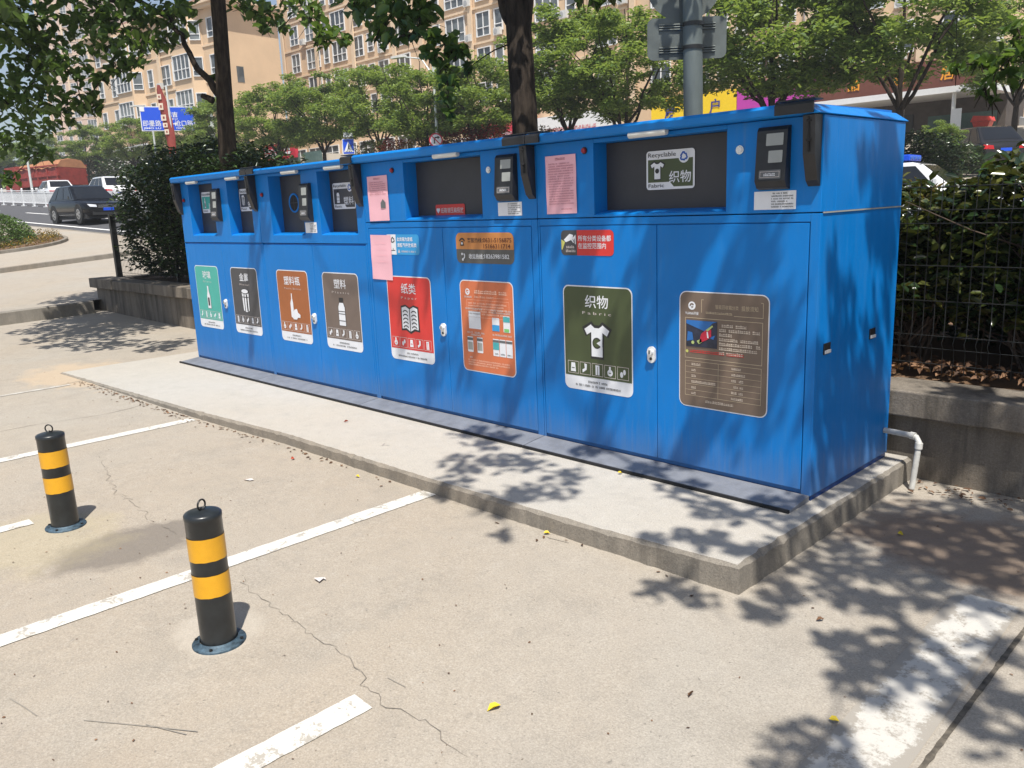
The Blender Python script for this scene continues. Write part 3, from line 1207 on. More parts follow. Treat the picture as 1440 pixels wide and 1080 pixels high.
b4, d4, h4, p4 = make_bin(-3.821, -1.886, 1.52, 1.55, [(-3.337, -2.42)],
                          "nearest blue recycling bin with olive clothing label and brown price panel", 2.030, True,
                          doors=(-3.80, -1.944, -2.872, 1.467), lights=[(-3.02, -2.765)])
bracket(b1, -9.255)
bracket(b1, -7.568)
bracket(b2, -5.806)
bracket(b3, -3.856)
bracket(b4, -1.925)
# wide black plates where the brackets meet the eaves
for bb, xa, xb in ((b1, -7.66, -7.54), (b2, -5.93, -5.776), (b3, -4.03, -3.825), (b4, -2.10, -1.90), (b2, -7.53, -7.40), (b4, -3.817, -3.70)):
    mb = MB()
    mb.prism([(xa, 3.957, 2.048), (xa, 3.943, 2.035), (xa, 3.945, 1.992), (xa, 3.955, 1.992)], (xb - xa, 0, 0), "black_plastic")
    mb.box(xa, xb, 3.958, 4.05, 2.055, 2.062, "black_plastic")
    build(mb, "eave_plate", bb)

door_lock(d1[0], -8.43, .70)
door_lock(d2[0], -6.68, .66)
door_lock(d3[0], -4.84, .70)
door_lock(d4[0], -2.905, .70)

sort_label(d1[0], -9.115, "sticker_teal", "玻璃", "Glass", "glass", 1)
sort_label(d1[1], -8.265, "sticker_dark", "金属", "Metal", "can", 2)
sort_label(d2[0], -7.315, "sticker_orange_brown", "塑料瓶", "Plastic Bottles", "bottles", 3)
sort_label(d2[1], -6.505, "sticker_taupe", "塑料", "Plastic", "plastic", 4)
sort_label(d3[0], -5.535, "sticker_red", "纸类", "Paper", "book", 8)
sort_label(d4[0], -3.612, "sticker_olive", "织物", "Fabric", "shirt", 5)

chute_label(p1[0], -9.0, 1.655, "sticker_teal", "玻璃", "Glass", "glass")
chute_label(p1[1], -8.125, 1.655, "sticker_dark", "金属", "Metal", "can")
chute_label(p2[1], -6.40, 1.635, "sticker_dark", "塑料", "Plastic", "plastic")
chute_label(p4[0], -3.03, 1.668, "sticker_olive", "织物", "Fabric", "shirt")

card_reader(b1, -8.455, -8.30, 1.56, 1.895)
card_reader(b2, -6.705, -6.555, 1.535, 1.87)
card_reader(b3, -4.165, -3.99, 1.637, 1.945)
card_reader(b4, -2.222, -2.055, 1.637, 1.95)

# bottle hole ring in the second bin
mb = MB()
yh = YF + .1225
mb.torus((-7.07, yh, 1.71), .082, .009, (1, 0, 0), (0, 0, 1), "blue_paint", 32, 8)
mb.lathe([(0.0001, 0), (.08, 0)], "black_rubber", 24)
n0 = len(mb.v) - 48
for i in range(n0, len(mb.v)):
    p = mb.v[i]
    mb.v[i] = (-7.07 + p[0], yh - .0012, 1.71 + p[1])
mb.box(-7.15, -6.99, yh - .004, yh - .0016, 1.708, 1.713, "recess_grey")
mb.box(-7.0725, -7.0675, yh - .0045, yh - .0021, 1.63, 1.79, "recess_grey")
build(mb, "bottle_hole", p2[0])


def round_button(parent, x, z, r, mname, dep, name):
    mb = MB()
    mb.tube([(x, YF - .0005, z), (x, YF - .006, z)], r * 1.35, "black_plastic" if mname == "red_button" else "chrome", 20)
    mb.tube([(x, YF - .006, z), (x, YF - .006 - dep, z)], [r, r * .9], mname, 18)
    build(mb, name, parent)


for bb, x, z in ((b1, -9.17, 1.80), (b2, -7.43, 1.80), (b3, -5.36, 1.912), (b4, -3.405, 1.922)):
    round_button(bb, x, z, .016, "red_button", .012, "indicator_button")
for bb, x, z in ((b3, -4.268, 1.855), (b4, -2.34, 1.85)):
    round_button(bb, x, z, .017, "lock_white", .006, "key_switch")


def note_label(parent, x0, z0, w, h, seed, y=YF):
    d = Decal((x0, y - .0015, z0), (1, 0, 0), (0, 0, 1), (0, -1, 0))
    r = random.Random(seed)
    d.rect(0, 0, w, h, "trim_white", 0)
    for k in range(6):
        d.scribble(w * .42, w * (.94 if k % 3 else .8), h * (.84 - .145 * k), h * .075, "text_black", 1, r, .9)
    d.build("reader_note", parent)


note_label(b3, -4.19, 1.542, .23, .09, 1)
note_label(b4, -2.252, 1.538, .233, .093, 2)
note_label(b2, -6.705, 1.437, .19, .092, 3)

# flatten-boxes sticker on the paper flap
d = Decal((-5.005, YF + .121, 1.548), (1, 0, 0), (0, 0, 1), (0, -1, 0))
d.rrect(0, 0, .335, .088, .012, "sticker_red", 0)
d.text("纸箱请压扁投放", .19, .028, .042, "text_pale", 1, width=.26, bold=.01)
for sg in (-1, 1):
    d.poly([(.03, .022), (.03 + sg * .02, .045), (.03 + sg * .018, .06), (.03 + sg * .006, .062), (.03, .055)], "trim_white", 1)
d.build("flap_sticker", p3[0])

# hotline plate
d = Decal((-4.648, YF - .0015, 1.212), (1, 0, 0), (0, 0, 1), (0, -1, 0))
w, h = .598, .218
d.rrect(0, 0, w, h, .045, "sticker_grey", 0)
pts = [(0, h * .46), (w, h * .46)]
for cx, a0 in ((w - .045, 0), (.045, 90)):
    for k in range(6):
        a = math.radians(a0 + 18 * k)
        pts.append((cx + .045 * math.cos(a), h - .045 + .045 * math.sin(a)))
d.poly(pts, "sticker_gold", 1)
d.text("客服热线：", .125, .151, .036, "text_black", 2, 'L', .008, .165)
d.text("0631-5156875", w * .965, .151, .042, "text_brown", 2, 'R', .008, .285)
d.text("15166311714", w * .945, .109, .042, "text_brown", 2, 'R', .008, .27)
d.text("收运热线：", .135, .036, .038, "trim_white", 2, 'L', .012, .16)
d.text("18263981582", w * .92, .038, .042, "trim_white", 2, 'R', .01, .25)
d.arc(.068, .148, .022, .034, 20, 160, "text_black", 2)
d.poly([(.048, .125), (.088, .125), (.08, .158), (.056, .158)], "text_black", 2)
d.circle(.068, .142, .009, "trim_white", 3)
d.arc(.07, .052, .014, .024, -80, 60, "trim_white", 2)
d.circle(.062, .066, .009, "trim_white", 2)
d.circle(.068, .026, .010, "trim_white", 2)
d.build("hotline_sticker", d3[1])

# cyan recycling sticker, partly behind the pink notice
d = Decal((-5.49, YF - .0012, 1.262), (1, 0, 0), (0, 0, 1), (0, -1, 0), .0006)
w, h = .408, .158
d.rrect(.0, 0, w, h, .03, "sticker_cyan", 0)
d.rect(.0, .0, .115, h, "trim_white", 1)
recycle(d, .075, h * .72, .026, "text_black", 2)
d.rect(.05, .03, .10, .036, "text_black", 2)
d.rect(.072, .036, .078, .052, "text_black", 2)
d.text("此类箱为废纸", .13, .108, .034, "trim_white", 2, 'L', .015, .20)
d.text("请整齐投放纸类", .13, .062, .034, "trim_white", 2, 'L', .015, .245)
d.poly([(.135, .015), (.165, .015), (.15, .045)], "text_pale", 2)
d.scribble(.18, .37, .02, .013, "text_pale", 2, random.Random(6), .9)
d.build("paper_sticker", d3[0])

# surveillance sticker
d = Decal((-3.617, YF - .0015, 1.284), (1, 0, 0), (0, 0, 1), (0, -1, 0))
w, h = .43, .158
d.rrect(0, 0, w, h, .03, "sticker_dark", 0)
pts = [(.135, 0)]
for cx, cy, a0 in ((w - .03, .03, -90), (w - .03, h - .03, 0)):
    for k in range(6):
        a = math.radians(a0 + 18 * k)
        pts.append((cx + .03 * math.cos(a), cy + .03 * math.sin(a)))
pts.append((.135, h))
d.poly(pts, "sticker_red", 1)
d.text("所有分类设备都", .145, .092, .039, "trim_white", 2, 'L', .01, .265)
d.text("在监控范围内", .145, .046, .039, "trim_white", 2, 'L', .01, .225)
d.poly([(.002, .10), (.035, .085), (.012, .035), (.004, .035)], "yellow_cone", 1)
d.poly([(.026, .098), (.075, .135), (.105, .128), (.10, .10), (.042, .082)], "trim_white", 2)
d.poly([(.10, .11), (.125, .13), (.125, .07), (.118, .07), (.116, .108), (.10, .085)], "trim_white", 1)
d.line(.085, .105, .11, .08, .008, "trim_white", 3)
d.scribble(.045, .115, .045, .016, "text_pale", 2, random.Random(2), 1)
d.scribble(.042, .122, .02, .016, "text_pale", 2, random.Random(3), 1)
d.build("camera_sticker", d4[0])

# salmon instruction panel
rr_ = random.Random(21)
d = Decal((-4.634, YF - .0015, .412), (1, 0, 0), (0, 0, 1), (0, -1, 0))
w, h = .56, .678
d.rrect(0, 0, w, h, .045, "trim_white", 0)
d.rrect(.007, .007, w - .007, h - .007, .04, "sticker_salmon", 1)
logo(d, .085, h - .085, .024, "trim_white", "sticker_salmon", 2)
d.scribble(.048, .13, h - .128, .013, "text_pale", 2, rr_, 1)
d.scribble(.16, .50, h - .095, .026, "text_orange", 2, rr_, .92)
d.scribble(.145, .36, h - .125, .012, "text_orange", 2, rr_, .8)
d.line(.37, h - .12, .51, h - .12, .002, "text_orange", 2)
for k in range(5):
    d.scribble(.085, .49 - .03 * (k % 2), h - .172 - .019 * k, .011, "text_orange", 2, rr_, .92)
d.frame(.07, h - .27, .515, h - .142, .0016, "text_orange", 2)
d.rect(.085, h * .475, .215, h * .665, "trim_white", 2)
d.scribble(.055, .235, h * .685, .013, "text_pale", 2, rr_, .9)
d.scribble(.325, .53, h * .685, .012, "text_pale", 2, rr_, .9)
d.scribble(.33, .53, h * .66, .012, "text_pale", 2, rr_, .85)
d.rrect(.335, h * .475, .41, h * .615, .006, "trim_white", 2)
d.rect(.335, h * .475, .41, h * .54, "sticker_cyan", 3)
d.rrect(.45, h * .47, .518, h * .645, .006, "trim_white", 2)
d.rect(.45, h * .58, .518, h * .635, "phone_teal", 3)
d.rect(.458, h * .475, .508, h * .51, "phone_green", 3)
d.scribble(.06, .25, h * .425, .012, "text_pale", 2, rr_, .9)
d.scribble(.10, .21, h * .40, .012, "text_pale", 2, rr_, .9)
d.scribble(.335, .53, h * .425, .012, "text_pale", 2, rr_, .9)
for x in (.06, .165):
    d.rrect(x, h * .215, x + .062, h * .385, .006, "trim_white", 2)
    d.rect(x, h * .345, x + .062, h * .375, "key_grey", 3)
    d.rect(x + .006, h * .24, x + .056, h * .325, "screen_grey", 3)
for k, x in enumerate((.335, .403, .471)):
    d.rrect(x, h * .205, x + .063, h * .39, .004, "trim_white", 2)
    d.rect(x, h * .355, x + .063, h * .38, "key_grey", 3)
    if k == 0:
        d.rect(x, h * .275, x + .063, h * .352, "phone_teal", 3)
    d.scribble(x + .01, x + .053, h * .225, .01, "key_grey", 3, rr_, .9)
d.scribble(.06, .11, h * .15, .013, "text_pale", 2, rr_, .9)
for k in range(3):
    d.scribble(.06, .5 - .12 * (k == 2), h * (.12 - .025 * k), .010, "text_orange", 2, rr_, .92)
d.build("instruction_panel", d3[1])

# brown price panel with its printed picture of a bag going into a bin
d = Decal((-2.712, YF - .0015, .418), (1, 0, 0), (0, 0, 1), (0, -1, 0))
w, h = .566, .676
d.rrect(0, 0, w, h, .045, "trim_white", 0)
d.rrect(.006, .006, w - .006, h - .006, .04, "sticker_bronze", 1)
logo(d, .085, h - .082, .024, "trim_white", "sticker_bronze", 2)
d.text("YUANA环保", .085, h - .133, .02, "trim_white", 2, 'C', .01, .088)
d.line(.148, h - .045, .162, h - .045, .003, "line_cream", 2)
d.line(.148, h - .045, .148, h - .118, .003, "line_cream", 2)
d.line(.53, h - .045, .516, h - .045, .003, "line_cream", 2)
d.line(.53, h - .045, .53, h - .128, .003, "line_cream", 2)
d.line(.355, h - .126, .53, h - .126, .003, "line_cream", 2)
d.text("投放须知", .45, h - .092, .03, "line_cream", 2, 'C', .004, .1)
d.text("智能回收箱分类", .31, h - .09, .026, "line_cream", 2, 'C', 0, .145)
d.scribble(.17, .345, h - .122, .012, "line_cream", 2, rr_, .8)
d.frame(.04, .34 * h + .06, .53, h - .15, .003, "line_cream", 2)
px0, py0, px1, py1 = .05, h * .53, .252, h - .165
d.rect(px0, py0, px1, py1, "photo_dark", 3)
d.poly([(px0, py1), (px0, py1 - .02), (px1 * .7, py1 - .06), (px1 - .03, py1 - .01), (px1, py1)], "photo_blue", 4)
d.poly([(px0 + .004, py0 + .03), (px0 + .048, py0 + .04), (px0 + .04, py1 - .07), (px0 + .01, py1 - .065)], "photo_blue", 4)
d.poly([(px0 + .085, py1 - .13), (px0 + .10, py1 - .075), (px0 + .13, py1 - .05), (px0 + .165, py1 - .045), (px0 + .165, py1 - .09), (px0 + .13, py1 - .11)], "photo_red", 5)
d.poly([(px0 + .13, py1 - .05), (px0 + .172, py1 - .02), (px0 + .178, py1 - .028), (px0 + .142, py1 - .058)], "photo_green", 6)
d.poly([(px0 + .136, py1 - .06), (px0 + .144, py1 - .06), (px0 + .15, py1 - .095), (px0 + .14, py1 - .095)], "trim_white", 6)
d.poly([(px0 + .07, py0 + .035), (px0 + .1, py0 + .05), (px0 + .105, py0 + .03), (px0 + .085, py0 + .018)], "photo_green", 5)
d.circle(px0 + .045, py0 + .025, .01, "photo_green", 5)
d.poly([(px0 + .15, py0 + .06), (px0 + .19, py0 + .075), (px0 + .18, py0 + .05)], "photo_blue", 5)
for k in range(7):
    d.scribble(.265, .265 + (.17, .25, .08, .24, .255, .235, .15)[k], h - .192 - .026 * k, .017, "text_cream", 3, rr_, .94)
d.circle(.055, h * .487, .009, "yellow_cone", 3)
d.scribble(.075, .42, h * .48, .017, "text_red", 3, rr_, .96)
tx0, tx1, ty0, ty1 = .042, .528, h * .10, h * .405
d.frame(tx0, ty0, tx1, ty1, .0024, "line_cream", 2)
d.line(.262, ty0, .262, ty1, .0024, "line_cream", 3)
for k in range(1, 6):
    yy = ty0 + (ty1 - ty0) * k / 6
    d.line(tx0, yy, tx1, yy, .002, "line_cream", 2)
for k in range(6):
    yy = ty0 + (ty1 - ty0) * (5 - k) / 6 + .009
    d.scribble(.085, .085 + (.06, .03, .03, .16, .03, .03)[k], yy, .014, "text_cream", 2, rr_, 1)
    d.scribble(.345, .345 + (.06, .085, .075, .075, .075, .075)[k], yy, .013, "text_cream", 2, rr_, .9)
d.scribble(.18, .36, h * .055, .014, "text_cream", 2, rr_, .95)
d.build("price_panel", d4[1])

# grab slots in the end panel
for y in (4.165, 4.745):
    mb = MB()
    X = -1.8855
    mb.box(X, X + .006, y - .038, y + .038, .785, .845, "black_plastic")
    mb.box(X + .006, X + .012, y - .034, y + .034, .79, .808, "lock_white")
    build(mb, "grab_slot", b4, bevel=.002)
mb = MB()
mb.box(-1.8855, -1.880, YF + .02, YB - .005, 1.5135, 1.5205, "screen_grey")  # pale strip stands in for light caught along the end-panel seam
build(mb, "seam_glint", b4)


# pink notices taped to the fronts
def notice(x0, z0, w, h, label, seed, tilt=0.0, qr=False, blank=False):
    r = random.Random(seed)
    c, s = math.cos(tilt), math.sin(tilt)
    d = Decal((x0, YF - .0062, z0), (c, 0, s), (-s, 0, c), (0, -1, 0))
    # paper with a slight wave
    nx, ny = 6, 10
    vs, fs = [], []
    for j in range(ny + 1):
        for i in range(nx + 1):
            p = d.P(w * i / nx, h * j / ny, 0)
            p.y -= .0012 * math.sin(j * 1.1 + seed) + .0010 * math.sin(i * 1.3 + j * .4)
            vs.append(p)
    for j in range(ny):
        for i in range(nx):
            k = j * (nx + 1) + i
            fs.append((k, k + 1, k + nx + 2, k + nx + 1))
    d.mb.add(vs, fs, "pink_paper", True)
    L = 3
    if not blank:
        d.scribble(w * .34, w * .66, h * .92, .014, "pink_print", L, r, 1)
        lines = 7 if qr else 17
        for k in range(lines):
            d.scribble(w * .1, w * (.92 if (k % 5) else .8), h * .85 - .0155 * k, .0075, "pink_print", L, r, .93)
        if qr:
            d.poly([(w * .62, h * .28), (w * .86, h * .28), (w * .86, h * .40), (w * .74, h * .48), (w * .62, h * .40)], "key_grey", L)
        else:
            d.scribble(w * .5, w * .85, h * .07, .008, "pink_print", L, r, 1)
    else:
        for k in range(4):
            d.scribble(w * .2, w * .8, h * .82 - .05 * k, .007, "pink_paper", L, r, .7)
    o = d.build("paper_notice", None, (x0 + w / 2, YF - .006, z0))
    tag(o, label, "notice", "pink notices taped on the bins")
    return o


notice(-5.695, 1.527, .268, .352, "upper pink notice with a printed house beside the paper bin's flap", 1, .012, qr=True)
notice(-5.715, 1.058, .275, .36, "lower pink sheet hanging over the corner of the red paper label", 2, -.012, blank=True)
notice(-3.728, 1.545, .256, .362, "pink printed notice under the red button of the nearest bin", 3, .008)


# ------------------------------------------------------------------ bollards
def bollard(x, y, label, height, lean, ring_turn, mark):
    z0 = ground_z(x, y)
    t = thing("bollard", (x, y, z0), label, "bollard", "striped bollards in the parking bays")
    R = .0715

    def P(mb, prof, mname):
        mb.lathe(prof, mname, 40)
        for i in range(len(mb.v) - len(prof) * 40, len(mb.v)):
            p = mb.v[i]
            mb.v[i] = (x + p[0] + lean[0] * p[2], y + p[1] + lean[1] * p[2], z0 + p[2])
    mb = MB()
    P(mb, [(R, .012), (R, height - .025), (R + .002, height - .022), (R + .002, height - .006), (R - .004, height), (R - .02, height + .005), (.0005, height + .011)], "bollard_black")
    build(mb, "post", t)
    f1, f2, f3, f4 = height * .835, height * .665, height * .56, height * .395
    for a, b in ((f2, f1), (f4, f3)):
        mb = MB()
        vs = []
        n = 48
        for k in range(n):
            an = 2 * math.pi * k / n
            j = .0016 * math.sin(an * 2 + mark) + .0007 * math.sin(an * 11 + mark * 2)
            for z, in ((a + j,), (b + j * .5,)):
                rr = R + .0012
                vs.append((x + rr * math.cos(an) + lean[0] * z, y + rr * math.sin(an) + lean[1] * z, z0 + z))
        mb.add(vs, [(2 * k, 2 * ((k + 1) % n), 2 * ((k + 1) % n) + 1, 2 * k + 1) for k in range(n)], "bollard_yellow", True)
        build(mb, "reflective_band", t)
    mb = MB()
    P(mb, [(R + .004, .02), (R + .010, .011), (.104, .009), (.107, .005), (.107, -.01)], "flange_blue")
    build(mb, "base_flange", t)
    for k in range(4):
        a = math.pi / 4 + k * math.pi / 2
        q = (x + .094 * math.cos(a), y + .094 * math.sin(a))
        mb = MB()
        mb.tube([(q[0], q[1], z0 + .006), (q[0], q[1], z0 + .016)], .007, "steel_dark", 6)
        build(mb, "bolt", t)
    mb = MB()
    u = Vector((math.cos(ring_turn), math.sin(ring_turn), 0))
    mb.torus((x + lean[0] * height, y + lean[1] * height, z0 + height + .03), .021, .0038, u, (0, 0, 1), "steel_dark", 24, 8)
    mb.torus((x + lean[0] * height, y + lean[1] * height, z0 + height + .008), .008, .0036, Vector((-u.y, u.x, 0)), (0, 0, 1), "steel_dark", 16, 6)
    build(mb, "lifting_ring", t)
    return t


bollard(-5.00, 1.285, "farther black and yellow steel bollard at the end of the short white dash", .548, (-.012, -.008), .75, 1.0)
bollard(-3.10, 1.29, "nearer black and yellow steel bollard beside the long white bay line", .566, (-.006, -.004), 2.0, 2.4)

# ------------------------------------------------------------------ fence on the planter
fn = thing("mesh_fence", (-5, 5.53, .43), "black welded wire mesh fence along the top of the planter wall", "fence")
FY = 5.53
FZ0, FZ1 = .46, 1.66
for x in [-15.62, -13.1, -10.6, -8.1, -5.6, -3.1, 2.35, 4.9]:
    mb = MB()
    big = x < -15
    r = .045 if big else .025
    mb.box(x - r, x + r, FY - r, FY + r, .39, FZ1 + .06, "fence_black")
    mb.box(x - .07, x + .07, FY - .07, FY + .07, .44, .452, "fence_black")
    build(mb, "fence_post", fn, bevel=.004)


def mesh_panel(x0, x1, step):
    mb = MB()
    x = x0
    prof = [(0, FZ0), (0, .62), (-.035, .66), (0, .70), (0, 1.40), (-.035, 1.44), (0, 1.48), (0, FZ1)]
    k = 0
    while x < x1:
        mb.tube([(x, FY + dy, z) for dy, z in prof], .0026, "fence_black", 4, False)
        x += step
    for z in (.52, .62, .70, .92, 1.14, 1.40, 1.48, 1.62):
        mb.tube([(x0, FY - .005, z), ((x0 + x1) / 2, FY - .005, z - .004), (x1, FY - .005, z)], .0031, "fence_black", 5, False)
    build(mb, "mesh_panel", fn)


for a, b, s in ((-15.55, -13.15, .065), (-13.05, -10.65, .065), (-10.55, -8.15, .13), (-8.05, -5.65, .13), (-5.55, -3.15, .13), (-3.05, 2.30, .065), (2.4, 4.85, .065)):
    mesh_panel(a, b, s)


# ------------------------------------------------------------------ shrubs in the planter
def shrub(name, x, y, z0, z1, rx, ry, n, size, mname, label, cat, group, seed, stems=7, low=.25, box=.55, reach=.95):
    r = np.random.default_rng(seed)
    t = thing(name, (x, y, z0), label, cat, group)
    mb = MB()
    for k in range(stems):
        a = r.uniform(0, 6.28)
        q = r.uniform(.15, .9)
        tip = (x + rx * q * math.cos(a), y + ry * q * math.sin(a), z0 + (z1 - z0) * r.uniform(.65, .9))
        base = (x + rx * .35 * q * math.cos(a), y + ry * .35 * q * math.sin(a), z0 - .05)
        pts = limb(mb, base, tip, .013, .004, r, "stem_brown", 5, .06, 5)
        for j in range(5):
            p = pts[1 + j % 4]
            d = Vector((r.normal(0, .22), r.normal(0, .18), r.uniform(.1, .4)))
            mb.tube([p, p + d * .5 + Vector((0, 0, -.02)), p + d], [.005, .004, .002], "stem_brown", 4, False)
    build(mb, "stems", t)
    zc = z0 + (z1 - z0) * (low + 1) / 2
    rz = (z1 - z0) * (1 - low) / 2
    v = r.normal(0, 1, (n, 3))
    v /= np.linalg.norm(v, axis=1)[:, None]
    m = np.abs(v).max(axis=1)[:, None]
    v = v * ((1 - box) + box / m)
    q = np.where(r.random(n) < .7, r.uniform(.78, 1.0, n), r.uniform(.2, .8, n))[:, None]
    ph = r.uniform(0, 6, 4)
    lump = 1 + .10 * np.sin(v[:, :1] * 5 + ph[0]) * np.cos(v[:, 1:2] * 4 + ph[1]) + .08 * np.sin(v[:, 2:] * 7 + v[:, :1] * 6 + ph[2])
    C = np.array([x, y, zc]) + v * q * lump * np.array([rx, ry, rz]) * reach
    C += r.normal(0, size * .35, C.shape)
    gap = np.sin(C[:, 0] * 9 + ph[3]) * np.sin(C[:, 2] * 8 + ph[0]) * np.sin(C[:, 1] * 7)
    C = C[(gap < .45) & (C[:, 2] > z0 + .02)]
    leaf_object("foliage", C, size, r, mname, t, droop=.0, aspect=.45, curl=.18, upright=.35)
    return t


HG = "evergreen shrubs clipped into a hedge at the planter's left end"
shrub("hedge_shrub", -14.25, 6.15, .6, 2.62, 1.0, .95, 13000, .085, "leaf_hedge", "tall dark glossy shrub at the open left end of the planter wall", "shrub", HG, 11, 12, .0)
shrub("hedge_shrub", -12.9, 6.1, .6, 2.82, 1.1, .9, 13000, .085, "leaf_hedge", "dark glossy shrub just left of the left tree trunk", "shrub", HG, 12, 10, .0)
shrub("hedge_shrub", -11.75, 6.15, .6, 2.6, .8, .9, 10000, .085, "leaf_hedge", "dark glossy shrub beneath the left tree trunk behind the leftmost bin", "shrub", HG, 13, 8, .0)
shrub("hedge_shrub", -14.2, 7.6, .6, 2.5, 1.3, .8, 7000, .095, "leaf_hedge", "lower dark shrub at the back of the planter's left end", "shrub", HG, 14, 8, .0)
RG = "dark shrubs showing above the left bins"
for i, (x, y, z1, m, lab) in enumerate([
        (-10.1, 6.0, 2.14, "leaf_photinia", "dark shrub whose top shows over the joint of the two left bins"),
        (-8.9, 6.0, 2.10, "leaf_photinia", "dark shrub peeping over the plastic bin's roof")]):
    shrub("planter_shrub", x, y, .5, z1, .68, .48, 3600, .07, m, lab, "shrub", RG, 30 + i, 5, .3)
PG = "broad-leaved shrubs behind the mesh fence"
for i, (x, y, z1, rx, lab) in enumerate([
        (-2.25, 6.13, 1.60, .62, "broad-leaved shrub tight against the right end of the nearest bin"),
        (-1.25, 6.10, 1.76, .66, "bushy broad-leaved shrub in the middle of the fenced hedge"),
        (-.35, 6.15, 1.84, .66, "taller broad-leaved shrub with upright leaf tips near the picture's right edge"),
        (.55, 6.15, 1.85, .66, "broad-leaved shrub at the far right of the fenced hedge"),
        (-3.4, 6.20, 1.72, .62, "broad-leaved shrub hidden for the most part behind the nearest bin")]):
    shrub("broadleaf_shrub", x, y, .42, z1, rx, .45, 6800, .095, "leaf_photinia", lab, "shrub", PG, 50 + i, 30, .26, .6, 1.05)
for i, (x, lab) in enumerate([(-2.9, "low shrub in the second row behind the nearest bin's end"), (-1.5, "low shrub in the second row of the fenced hedge behind the bushy one"), (-.1, "low shrub in the second row below the tall leaf tips"), (1.2, "low shrub in the second row at the far right")]):
    shrub("broadleaf_shrub", x, 7.1, .42, 1.32, .85, .45, 4500, .10, "leaf_hedge", lab, "shrub", PG, 60 + i, 14, .0, .6)
# a few tall shoots with larger leaves
r_ = np.random.default_rng(77)
for (px, py, dp, lab) in ((1400, 245, 5.55, "upright leafy shoot with large pale leaves rising above the fenced hedge"), (1300, 268, 5.95, "leafy shoot with yellowish leaves by the bin's back corner")):
    p = at_depth(px, py, dp)
    t = thing("leafy_shoot", (p.x, p.y, .42), lab, "plant")
    mb = MB()
    mb.tube([(p.x, p.y, .40), (p.x + .02, p.y, 1.0), (p.x, p.y, p.z + .02)], [.006, .005, .003], "stem_brown", 6)
    build(mb, "stem", t)
    leaf_object("foliage", clump_points(r_, (p.x, p.y, p.z), (.13, .12, .07), 16, .3), .17, r_, "leaf_mixed" if px == 1300 else "leaf_near", t, droop=-.6, aspect=.36, upright=.5)

# leaf litter under the hedge and in the corners
C = np.stack([r_.uniform(-3.2, 3, 900), r_.uniform(5.46, 5.95, 900), np.full(900, .45)], 1)
C[:, 2] += r_.uniform(0, .05, 900) * np.exp(-(5.95 - C[:, 1]) * .5)
structure(leaf_object("leaf_litter", C, .06, r_, "leaf_dry", None, droop=0, spread=.6, curl=.3), "stuff")
C = np.stack([r_.uniform(-1.7, 1.2, 260), r_.normal(5.04, .07, 260), np.full(260, -.125)], 1)
C = C[C[:, 1] < 5.15]
structure(leaf_object("wall_foot_litter", C, .035, r_, "leaf_dry", None, droop=0, spread=.3), "stuff")
n = 420
xx = r_.uniform(-9.2, -1.9, n)
yy = np.interp(xx, [p[0] for p in edge[::-1]], [p[1] for p in edge[::-1]]) - .035 - np.abs(r_.normal(0, .05, n))
keep = r_.random(n) < np.interp(xx, [-9.2, -7, -5.8, -4, -1.9], [.9, .9, .5, .08, .05])
C = np.stack([xx, yy, np.array([ground_z(a, b) for a, b in zip(xx, yy)]) + .006], 1)[keep]
structure(leaf_object("kerb_litter", C, .028, r_, "leaf_dry", None, droop=0, spread=.15), "stuff")
n = 900
xx = r_.uniform(-12, 0.5, n)
yy = r_.uniform(-.5, 4.8, n)
C = np.stack([xx, yy, np.array([ground_z(a, b) for a, b in zip(xx, yy)]) + .004], 1)
keep = ~((xx < -1.75) & (yy > 2.7))
structure(leaf_object("ground_grit", C[keep], .012, r_, "leaf_dry", None, droop=0, spread=.1), "stuff")

# single fallen leaves and scraps
for i, (px, py, s, m, lab) in enumerate([
        (695, 999, .05, "leaf_yellow", "bright yellow fallen leaf near the bottom centre of the lot"),
        (503, 672, .05, "leaf_yellow", "yellow fallen leaf between the kerb and the two bay lines"),
        (769, 752, .04, "leaf_yellow", "small yellow leaf lying against the platform kerb"),
        (1173, 1017, .036, "leaf_yellow", "yellow leaf beside the round shadow at the bottom right"),
        (971, 979, .035, "leaf_dry", "rusty curled leaf in the open sunlit concrete"),
        (1153, 874, .035, "leaf_dry", "brown curled leaf between the dappled shadows"),
        (1266, 753, .05, "leaf_yellow", "pale yellow leaf in the shade right of the platform"),
        (167, 548, .07, "leaf_rust", "red scrap of leaf at the tapering end of the kerb"),
        (487, 594, .05, "leaf_rust", "reddish leaf on the pale platform"),
        (412, 647, .04, "leaf_rust", "small red leaf just below the kerb"),
        (872, 667, .04, "leaf_yellow", "tiny yellow leaf in front of the kick plate")]):
    p = ground_at(px, py)
    if p.x < -1.75 and p.y > 3.0:
        d_ = ray(px, py)
        p = CAM + d_ * (-1.62 / d_.z)
    o = leaf_object("fallen_leaf", np.array([[p.x, p.y, p.z + .012]]), s, r_, m, None, droop=0, spread=.2, curl=.25, aspect=.6)
    tag(o, lab, "leaf", "fallen leaves on the concrete")
for px, py, lab in ((543, 626, "crumpled pale wrapper on the platform before the second bin"), (451, 817, "white scrap of paper beside the long bay line"), (350, 676, "white paper scrap near the farther bollard")):
    p = ground_at(px, py)
    if p.y > 3.0:
        d_ = ray(px, py)
        p = CAM + d_ * (-1.62 / d_.z)
    mb = MB()
    vs = [(p.x + r_.uniform(-.04, .04), p.y + r_.uniform(-.03, .03), p.z + .004 + r_.uniform(0, .012)) for _ in range(7)]
    mb.add(vs, [(0, 1, 2), (0, 2, 3), (0, 3, 4), (0, 4, 5), (0, 5, 6)], "litter_pale")
    tag(build(mb, "paper_scrap", origin=tuple(p)), lab, "litter", "litter on the concrete")

